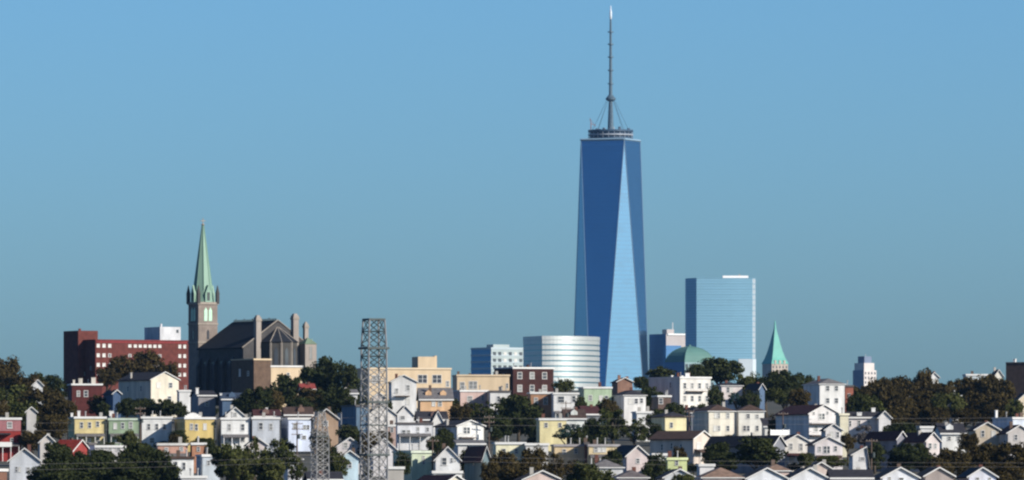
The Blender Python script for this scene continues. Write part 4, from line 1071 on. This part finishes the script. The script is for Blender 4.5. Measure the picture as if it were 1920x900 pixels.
lattice('tall grey steel lattice tower with dark ring beams', 'lattice_tower', 1350, 701, 24, [(598, 2.45), (653, 2.85), (760, 2.95), (900, 3.1)], 1.85,
        [(599, .1, .28), (653, .35, .32), (754, .3, .3), (797, .1, .15), (853, .3, .3)], .14, .075, dark_above=690)
lattice('short grey lattice mast in front of the tan gabled house', 'lattice_mast', 1380, 600, 26, [(772, 1.05), (820, 2.0), (900, 2.05)], 1.15, [(772, .05, .12), (819, .12, .14)], .10, .055, cat='lattice mast')

def utility_pole(label, px, py, Y, arms):
    s = F / Y; c = P(px, 0, Y); gz = ground_z(Y)
    t = thing('utility_pole', label, 'utility pole', (c.x, Y, gz), math.radians(15))
    z = CAMZ + (HOR - py) / s - gz
    MB().lathe([(.17, -.6), (.11, z)], 8).build('pole', wood_dark, t)
    for k in range(arms):
        zz = z - .5 - k * 1.1
        a = MB().box(-1.2, 1.2, -.2, -.1, zz - .07, zz + .07).build('crossarm', wood_dark, t)
        for x in (-1.0, -.4, .4, 1.0):
            MB().lathe([(.05, zz + .07), (.07, zz + .2), (.03, zz + .28)], 8, x, -.15).build('insulator', concrete, a)
    MB().lathe([(.3, z - 3.6), (.3, z - 2.7), (.1, z - 2.6)], 10, .35, -.2).build('transformer', steel_dark, t)
utility_pole('dark utility pole with crossarms in front of the lavender row house', 557, 790, 1860, 3)
utility_pole('dark utility pole beside the cream yellow house at the big tree', 1061, 752, 2030, 2)
utility_pole('dark utility pole behind the bright white fence', 1468, 772, 1985, 1)
utility_pole('dark utility pole rising by the sage green row house', 263, 762, 1985, 2)
utility_pole('dark utility pole right of the small cream yellow house', 1292, 768, 2030, 2)
utility_pole('dark utility pole between the white gabled house and the big tree', 917, 778, 1960, 2)
utility_pole('dark utility pole beside the low white wedge shaped house', 1634, 822, 1715, 1)
utility_pole('dark utility pole beside the pale mint green house', 811, 822, 1695, 1)

cable_m = paint((.36, .33, .32), rough=.5, var=.1, streak=False, name='cable_aluminium')
def cable(label, pts, Y, r=.010):
    m = MB(); q = []
    for (x0, y0), (x1, y1) in zip(pts[:-1], pts[1:]):
        for k in range(12):
            u = k / 12.0
            q.append(P(x0 + (x1 - x0) * u, y0 + (y1 - y0) * u + 7 * 4 * u * (1 - u), Y))
    q.append(P(*pts[-1], Y))
    for a, b in zip(q[:-1], q[1:]):
        m.bar(a, b, r, 4)
    tag(m.build('power_cable', cable_m), label, 'cable')
cable('upper power cable crossing in front of the mid hillside houses', [(-500, 790), (700, 782), (2450, 775)], 1350)
cable('middle power cable running just under the upper one', [(-500, 803), (700, 797), (2450, 779)], 1351.2)
cable('lower power cable crossing in front of the bottom trees', [(-500, 872), (700, 853), (2450, 866)], 1350)
cable('lowest power cable crossing just above the bottom gables', [(-500, 884), (700, 862), (2450, 873)], 1351.2)

# ------------------------------------------------------------------ trees
def leaf_mat(name, c0, c1):
    m, t, b = new_mat(name)
    g = t.nodes.new('ShaderNodeNewGeometry'); oi = t.nodes.new('ShaderNodeObjectInfo')
    ad = t.nodes.new('ShaderNodeMath'); ad.operation = 'MULTIPLY_ADD'; ad.inputs[1].default_value = .65
    sc_ = t.nodes.new('ShaderNodeMath'); sc_.operation = 'MULTIPLY'; sc_.inputs[1].default_value = .35
    t.links.new(oi.outputs['Random'], sc_.inputs[0])
    tc = t.nodes.new('ShaderNodeTexCoord'); nz = t.nodes.new('ShaderNodeTexNoise'); nz.inputs['Scale'].default_value = 2.2; nz.inputs['Detail'].default_value = 3
    t.links.new(tc.outputs['Object'], nz.inputs['Vector'])
    n3 = t.nodes.new('ShaderNodeMath'); n3.operation = 'MULTIPLY_ADD'; n3.inputs[1].default_value = 1.3; n3.inputs[2].default_value = -.62
    t.links.new(nz.outputs['Fac'], n3.inputs[0])
    n4 = t.nodes.new('ShaderNodeMath'); n4.operation = 'ADD'
    t.links.new(n3.outputs[0], n4.inputs[0]); t.links.new(sc_.outputs[0], n4.inputs[1])
    t.links.new(g.outputs['Random Per Island'], ad.inputs[0]); t.links.new(n4.outputs[0], ad.inputs[2])
    rp = t.nodes.new('ShaderNodeValToRGB'); e = rp.color_ramp.elements
    e[0].color = (*c0, 1); e[1].color = (*c1, 1)
    t.links.new(ad.outputs[0], rp.inputs['Fac'])
    t.links.new(rp.outputs['Color'], b.inputs['Base Color'])
    b.inputs['Roughness'].default_value = .7
    b.inputs['Specular IOR Level'].default_value = 0.0
    return m
LEAF = {
    'green': leaf_mat('green_leaves', (.018, .025, .008), (.075, .078, .026)),
    'dark': leaf_mat('dark_green_leaves', (.010, .015, .006), (.042, .048, .018)),
    'brown': leaf_mat('brown_green_leaves', (.018, .015, .006), (.066, .050, .020)),
    'blue': leaf_mat('blue_green_leaves', (.012, .026, .022), (.040, .070, .062)),
    'grey': leaf_mat('grey_leaves', (.05, .045, .045), (.14, .12, .11)),
}
bark = paint((.07, .055, .04), rough=.95, var=.35, scale=2, name='bark')

def crown_mesh(seed, mat, n_lobes, n_leaf, leaf, sparse=1.0):
    """unit crown (radius about 1, z from -1 to 1): leaf clumps gathered on many small lobes with gaps between"""
    g = np.random.default_rng(seed)
    lob = []
    for _ in range(n_lobes):
        d = g.normal(size=3); d /= np.linalg.norm(d)
        r = .22 + .68 * g.random() ** .6
        p = d * r * np.array([1, 1, .95])
        if p[2] < -.55: p[2] *= .6
        lob.append((p, (.13 + .24 * g.random() ** 1.5) * (1.0 if sparse > .8 else .8)))
    per = n_leaf // n_lobes
    C_, U, V = [], [], []
    for p, r in lob:
        d = g.normal(size=(per, 3)); d /= np.linalg.norm(d, axis=1)[:, None]
        q = p + d * r * (.25 + .95 * g.random(per) ** .6)[:, None] * np.array([1.1, 1.1, .85])
        nrm = d + .8 * g.normal(size=(per, 3)); nrm /= np.linalg.norm(nrm, axis=1)[:, None]
        u = np.cross(nrm, g.normal(size=(per, 3))); u /= np.linalg.norm(u, axis=1)[:, None]
        w = np.cross(nrm, u)
        sz = leaf * (.5 + 1.1 * g.random(per) ** 2)[:, None]
        C_.append(q); U.append(u * sz); V.append(w * sz * .75)
    c = np.concatenate(C_); u = np.concatenate(U); w = np.concatenate(V)
    n = len(c)
    co = np.stack([c - u, c - w, c + u, c + w], 1).reshape(-1, 3)
    me = bpy.data.meshes.new('crown')
    me.vertices.add(4 * n); me.vertices.foreach_set('co', co.astype(np.float32).ravel())
    me.loops.add(4 * n); me.loops.foreach_set('vertex_index', np.arange(4 * n, dtype=np.int32))
    me.polygons.add(n); me.polygons.foreach_set('loop_start', np.arange(0, 4 * n, 4, dtype=np.int32))
    me.materials.append(LEAF[mat]); me.update(calc_edges=True)
    return me

def trunk_mesh(seed):
    """tapered trunk with limbs, unit: foot at z=0, top at z=1 (crown centre)"""
    r = random.Random(seed); m = MB()
    n = 7
    def limb(a, b, r0, r1):
        a = Vector(a); b = Vector(b); d = (b - a).normalized(); u = d.orthogonal().normalized(); w = d.cross(u)
        q = lambda c, rr: [c + (u * math.cos(2 * math.pi * i / n) + w * math.sin(2 * math.pi * i / n)) * rr for i in range(n)]
        m.frustum(q(a, r0), q(b, r1))
    limb((0, 0, -.05), (.02, .01, .55), .075, .05)
    limb((.02, .01, .53), (.0, .03, 1.05), .05, .02)
    for k in range(6):
        a = k * 1.05 + r.random(); z = .45 + .09 * k
        e = (.38 * math.cos(a), .38 * math.sin(a), z + .3 + .15 * r.random())
        limb((.01, .01, z), e, .03, .012)
    return m.mesh('trunk', bark, True)

_crowns = {}
_trunks = [trunk_mesh(k) for k in range(4)]
def crown(kind, var, dense):
    k = (kind, var, dense)
    if k not in _crowns:
        if dense == 'd': _crowns[k] = crown_mesh(11 + var * 7 + len(kind), kind, 60, 7800, .064)
        else: _crowns[k] = crown_mesh(101 + var * 5 + len(kind), kind, 30, 2600, .058, .6)
    return _crowns[k]

_tn = [0]
def tree(label, px, yt, yb, w, Y, kind='green', dense='d', group=None, name='tree', cat='tree'):
    s = F / Y; c = P(px, 0, Y); gz = ground_z(Y) - .3
    zt = CAMZ + (HOR - yt) / s; zb = max(gz + .3, CAMZ + (HOR - yb) / s)
    if zt - zb < 1.2: zb = zt - 1.2
    hz = (zt - zb) / 2; zc = (zt + zb) / 2
    i = _tn[0]; _tn[0] += 1
    t = thing(name, label, cat, (c.x, Y, gz), rnd.uniform(0, 6.28), group)
    r = w / s / 2
    link('crown', crown(kind, (i * 3) % 5, dense), t, (0, 0, zc - gz), None, (r, r * .95, hz))
    hh = max(zc - gz, .8)
    k = min(max(hh, 2.0), 2.2 * r)
    link('trunk', _trunks[i % 4], t, (0, 0, 0), None, (k, k, hh))
    return t

WL = 'trees of the wood on the left slope'
for n_, a in enumerate(((8, 668, 745, 78, 2500), (52, 690, 765, 80, 2380), (20, 712, 790, 90, 2250), (78, 722, 800, 84, 2180), (112, 738, 800, 66, 2120), (40, 750, 815, 84, 2080), (-8, 742, 790, 60, 2100), (98, 770, 830, 62, 1980), (128, 752, 785, 34, 2060))):
    l_ = {0: 'tallest brown green tree at the top of the left hand wood', 4: 'brown green tree of the left wood beside the low dark red brick house', 5: 'brown green tree of the left wood behind the bright red house', 7: 'brown green tree of the left wood beside the yellow row house', 8: 'small brown tree behind the grey side of the yellow row house'}.get(n_, 'brown green tree in the thick of the left hand wood')
    tree(l_, *a, 'brown' if n_ not in (2, 5) else 'green', group=WL)
tree('brown tree hiding the right end of the low dark red brick house', 186, 736, 782, 44, 2340, 'brown')
tree('dark green tree beside the low dark red brick house', 96, 700, 760, 62, 2440, 'dark')
tree('small dark tree left of the low red brick house', 70, 698, 740, 44, 2460, 'dark')
tree('leafy brown tree beside the bright red house', 62, 800, 850, 52, 1900, 'brown')
tree('dark tree between the red hut and the grey white house', 108, 826, 880, 62, 1740, 'dark')
RB = 'autumn trees before the red brick block'; RBl = 'brownish tree in front of the red brick block'
for a in ((228, 660, 725, 66, 2640), (272, 655, 722, 74, 2650), (312, 672, 722, 48, 2645), (200, 684, 730, 44, 2600)):
    tree(RBl, *a, 'brown', group=RB)
HG = 'dark trees behind the yellow and white row houses'; HGl = 'dark bushy tree in the gap behind the row houses'
for a in ((238, 744, 786, 44, 2200), (272, 742, 786, 50, 2210), (308, 746, 786, 46, 2205), (335, 752, 784, 30, 2200), (192, 750, 785, 34, 2200)):
    tree('dark bushy tree above the ' + near(a[0], a[1], 2000), *a, 'dark', group=HG)
tree('dark round tree below the church annex', 484, 722, 778, 70, 2260, 'dark')
tree('dark tree in front of the long low tan building', 540, 694, 768, 62, 2330, 'dark')
tree('large dark green tree right of the church', 606, 664, 760, 82, 2440, 'dark')
tree('dark green tree between the church tree and the lattice tower', 650, 678, 765, 60, 2430, 'dark')
tree('brown tinged tree below the large church tree', 580, 718, 780, 62, 2260, 'brown')
tree('dark tree behind the tan gabled house', 628, 722, 786, 76, 2240, 'dark')
tree('small green tree below the church apse', 560, 740, 785, 50, 2200, 'dark')
tree('dark bush between church tree and the blue sided house', 662, 742, 775, 40, 2230, 'dark')
tree('brownish tree in front of the pale pink house', 866, 750, 800, 58, 2180, 'brown')
tree('light green airy tree left of the big dark tree', 905, 742, 800, 56, 2160, 'green', 's')
tree('big dark tree standing before the white and orange houses', 972, 735, 828, 92, 2080, 'dark')
tree('lower dark tree left of the big dark tree', 935, 770, 830, 56, 2050, 'dark')
tree('lower dark tree right of the big dark tree', 1003, 770, 830, 46, 2070, 'dark')
tree('green bushy tree behind the dark red tenement', 1056, 706, 742, 44, 2420, 'green')
tree('bluish round tree before the white house with brown roof', 1066, 790, 832, 70, 1900, 'blue', 's')
tree('green leafy tree with white walls showing through', 1150, 752, 838, 78, 1960, 'green', 's')
tree('second airy green tree right of the leafy one', 1190, 778, 838, 62, 1950, 'green', 's')
tree('dark shaded tree left of the airy green trees', 1116, 780, 838, 52, 1980, 'dark')
tree('dark tree beside the small cream yellow house', 1226, 792, 832, 46, 1970, 'dark')
tree('dark crest tree left of the tall white house', 1238, 684, 722, 62, 2650, 'dark')
tree('dark small crest tree at the foot of the glass skyscraper', 1205, 704, 735, 44, 2500, 'dark')
tree('large round dark crest tree behind the tall white house', 1352, 664, 726, 92, 2600, 'dark')
tree('smaller crest tree left of the large round crest tree', 1308, 680, 726, 50, 2580, 'dark')
tree('dark green tree right of the pinkish white house', 1400, 690, 760, 48, 2450, 'green')
tree('airy bluish tree in front of the pinkish white house', 1380, 732, 765, 36, 2300, 'blue', 's')
tree('large dark tree before the turquoise spire', 1472, 690, 758, 84, 2400, 'dark')
tree('dark tree left of the large one before the turquoise spire', 1436, 700, 760, 50, 2420, 'dark')
tree('dark tree left of the white square house', 1512, 700, 762, 42, 2440, 'dark')
tree('green tree with pale trunk below the turquoise spire', 1470, 722, 765, 60, 2320, 'green')
WR = 'trees of the wood on the right slope'
for n_, a in enumerate(((1612, 716, 768, 56, 2420), (1650, 704, 768, 64, 2450), (1690, 698, 765, 62, 2460), (1728, 691, 765, 62, 2470), (1768, 704, 768, 60, 2460), (1808, 698, 765, 64, 2470), (1850, 698, 765, 62, 2460), (1882, 704, 765, 50, 2440))):
    l_ = {0: 'brown ridge tree of the right hand wood, next to the red brick wing', 3: 'tallest brown ridge tree of the wood, left of the white roofed villa', 7: 'brown ridge tree of the wood below the dark brick building'}.get(n_, 'brown tree on the ridge line of the right hand wood')
    tree(l_, *a, 'brown', group=WR)
for n_, a in enumerate(((1632, 738, 790, 62, 2260), (1680, 728, 792, 70, 2280), (1730, 726, 790, 68, 2290), (1778, 732, 792, 66, 2270), (1826, 728, 790, 68, 2280), (1872, 734, 792, 66, 2270), (1902, 742, 796, 40, 2200))):
    l_ = {0: 'brown tree in the middle belt of the right hand wood, above the white gable end', 6: 'brown tree beside the tall cream gable at the wood edge'}.get(n_, 'brown tree in the middle belt of the right hand wood')
    tree(l_, *a, 'brown' if n_ % 3 else 'green', group=WR)
for n_, a in enumerate(((1700, 756, 806, 66, 2130), (1752, 760, 806, 60, 2120), (1810, 762, 800, 64, 2130), (1856, 760, 800, 58, 2130), (1668, 762, 815, 50, 2050))):
    l_ = ('brown tree at the lower edge of the right hand wood', 'brown tree just above the small white shed roof', 'brown tree above the broad dark roofed house', 'brown tree above the beige gabled house', 'brown tree directly behind the white gable end')[n_]
    tree(l_, *a, 'brown', group=WR)
tree('dark conifer like tree beside the red brick wing', 1606, 730, 790, 44, 2300, 'dark')
tree('grey purple bush below the pinkish white house', 1622, 796, 842, 58, 1900, 'grey', 's')
tree('dark tree right of the white gable end', 1690, 788, 822, 64, 1960, 'dark')
tree('dark leafy tree before the low pinkish house', 1705, 828, 888, 94, 1700, 'dark')
BR = 'brown trees around the bottom right gables'; BRl = 'brownish tree near the bottom right gables'
for a in ((1788, 830, 895, 76, 1640), (1842, 822, 892, 76, 1650), (1898, 824, 895, 80, 1640), (1760, 850, 905, 56, 1600), (1885, 866, 915, 70, 1540), (1815, 862, 912, 50, 1560)):
    tree('brownish tree near the ' + near(a[0], a[1], a[4]), *a, 'brown', group=BR)
BL = 'trees massed at the bottom left'; BLl = 'dark tree massed with others at the bottom left'
for a in ((92, 856, 920, 84, 1580), (150, 842, 920, 84, 1590), (205, 846, 922, 80, 1570), (250, 826, 915, 72, 1600), (292, 838, 915, 66, 1590), (318, 862, 920, 50, 1570), (230, 866, 930, 110, 1530), (120, 876, 935, 110, 1530)):
    tree('dark spreading tree near the ' + near(a[0], a[1], a[4]), *a, 'dark', group=BL)
tree('green shrub in front of the sage green row house', 240, 806, 842, 44, 1900, 'green')
tree('dark shrub between the white and ochre row houses', 334, 806, 838, 40, 1960, 'dark')
tree('green climbing shrub before the ochre row house', 380, 818, 838, 44, 1940, 'green')
BC = 'airy trees left of the lattice mast'; BCl = 'airy green tree left of the short lattice mast'
for a in ((425, 826, 910, 72, 1600), (478, 812, 910, 62, 1640), (520, 818, 910, 74, 1620), (452, 845, 915, 60, 1570), (555, 838, 912, 50, 1600), (500, 852, 915, 70, 1560)):
    tree('airy green tree near the ' + near(a[0], a[1], a[4]), *a, 'green', 's' if a[0] in (478, 520, 555) else 'd', group=BC)
tree('small green tree at the foot of the lattice mast', 634, 842, 900, 44, 1580, 'green')
tree('dark tree between the mast and the pale blue house', 612, 826, 890, 42, 1720, 'dark')
tree('huge round dark tree in front of the dark roofed long house', 1420, 818, 882, 108, 1640, 'dark')
tree('low green shrub below the pinkish triple window', 1560, 850, 880, 60, 1660, 'green')
tree('low green shrub below the two windowed gabled house', 1512, 846, 880, 34, 1690, 'green')
BM = 'brown trees at the bottom centre'; BMl = 'brownish airy tree at the bottom centre'
for a in ((945, 838, 912, 66, 1600), (998, 836, 910, 70, 1610), (1040, 850, 912, 56, 1590), (970, 866, 920, 70, 1540), (920, 862, 915, 44, 1570), (1068, 858, 905, 50, 1620)):
    tree('brownish airy tree near the ' + near(a[0], a[1], a[4]), *a, 'brown', 's' if a[0] in (1040, 1068) else 'd', group=BM)
tree('dense green tree at the very bottom right of the brown trees', 1105, 866, 925, 92, 1500, 'green')
tree('dark tree between pinkish cottage and lime green house', 1230, 850, 912, 58, 1600, 'dark')
tree('green bush overgrowing the bottom white gable', 1280, 884, 920, 44, 1490, 'green')

MT = 'trees added to darken the walls and gaps between hillside houses'  # extra trees put in to darken side walls and gaps
for a in ((1262, 752, 800, 46, 2120), (1310, 752, 800, 40, 2140), (1232, 764, 815, 40, 2080), (1455, 770, 830, 36, 2010), (1490, 772, 826, 40, 2004), (835, 800, 850, 40, 1890), (815, 812, 858, 36, 1780), (880, 838, 890, 40, 1720), (755, 846, 900, 34, 1640), (720, 800, 850, 34, 1850),
          (690, 806, 870, 40, 1780), (655, 790, 840, 44, 1930), (1640, 826, 880, 44, 1780), (1590, 806, 850, 30, 1880), (1660, 796, 850, 40, 1900), (330, 812, 850, 34, 1880), (190, 838, 880, 60, 1740), (265, 828, 870, 50, 1760), (395, 828, 870, 34, 1740), (600, 800, 850, 40, 1900),
          (1345, 826, 880, 60, 1700), (1360, 842, 890, 50, 1650), (1275, 836, 880, 36, 1740), (1150, 842, 890, 44, 1660), (1120, 812, 850, 40, 1860), (1085, 800, 850, 40, 1880), (1730, 838, 890, 40, 1700), (1770, 800, 840, 44, 1920), (1705, 806, 850, 44, 1850), (1815, 806, 850, 40, 1820), (1880, 800, 850, 36, 1880),
          (1140, 742, 790, 44, 2200), (1220, 722, 770, 44, 2310), (1340, 722, 770, 34, 2330), (1405, 728, 775, 44, 2300), (1500, 726, 775, 50, 2290), (845, 738, 790, 40, 2260), (952, 742, 790, 40, 2240), (1088, 742, 785, 30, 2270), (715, 742, 790, 40, 2240), (668, 728, 780, 44, 2280), (510, 722, 780, 50, 2290), (455, 735, 785, 40, 2260)):
    tree('tree added for darkness by the ' + near(a[0], a[1], a[4]), *a, 'dark' if a[0] % 3 else 'brown', group=MT)
SH = 'shrubs among the hillside houses'; SHl = 'low dark shrub growing between the hillside houses'
_r = random.Random(21)
_rowY = [a[0] for a in _GR if a[1] is not None]; _rows = [a[1] for a in _GR if a[1] is not None]
for px, yt, Y in ((205, 826, 1950), (275, 824, 1955), (305, 826, 1955), (420, 822, 1940), (450, 825, 1940), (492, 822, 1930), (520, 826, 1935), (760, 826, 1930), (800, 822, 1950), (830, 826, 1880), (900, 826, 1880), (925, 812, 1950), (1000, 818, 1950), (1030, 818, 1900),
                  (1250, 806, 1980), (1275, 808, 1985), (1340, 812, 1990), (1365, 814, 1985), (1395, 812, 1990), (1480, 812, 1930), (1500, 818, 1930), (1600, 812, 1960), (1640, 812, 1950), (1655, 862, 1690), (1600, 866, 1680), (1640, 868, 1660), (1490, 866, 1690), (1535, 864, 1690),
                  (1340, 858, 1700), (1300, 868, 1640), (1180, 872, 1640), (1060, 868, 1650), (880, 878, 1620), (760, 880, 1620), (690, 880, 1620), (670, 806, 1960), (650, 812, 1900), (585, 818, 1900), (540, 828, 1880), (1290, 758, 2300), (1320, 758, 2300), (1230, 762, 2250), (1215, 758, 2260), (1530, 760, 2260), (1570, 764, 2240),
                  (1045, 768, 2200), (1090, 762, 2200), (1150, 760, 2230), (800, 776, 2190), (770, 770, 2210), (360, 758, 2280), (400, 762, 2270), (430, 764, 2260), (345, 770, 2230), (140, 744, 2330), (170, 748, 2320)):
    w_ = _r.uniform(20, 36)
    Y = float(np.interp(yt + _r.uniform(12, 18), _rows[::-1], _rowY[::-1])) - 6
    k_ = _r.choice(('dark', 'dark', 'green', 'brown'))
    tree('low %s shrub by the %s' % ('dark green' if k_ == 'dark' else k_, near(px, yt, Y)), px, yt, yt + 60, w_, Y, k_, 'd', group=SH, name='shrub', cat='shrub')

# ------------------------------------------------------------------ haze
def build_haze():
    m = bpy.data.materials.new('thin_blue_air'); m.use_nodes = True
    t = m.node_tree; t.nodes.remove(t.nodes['Principled BSDF'])
    v = t.nodes.new('ShaderNodeVolumePrincipled')
    v.inputs['Color'].default_value = (.30, .58, 1.0, 1)
    v.inputs['Density'].default_value = 0.8e-5
    v.inputs['Anisotropy'].default_value = 0.0
    t.links.new(v.outputs[0], t.nodes['Material Output'].inputs['Volume'])
    o = MB().box(-3000, 3000, -600, 12000, -2.5, 556).build('haze', m)
    o['kind'] = 'stuff'
build_haze()
for _l, _w, _z in HREPORT:
    if _z < 3.2 or _z > 16 or _w < 2.5 or _w > 16: print('HOUSE?', _l, _w, _z)
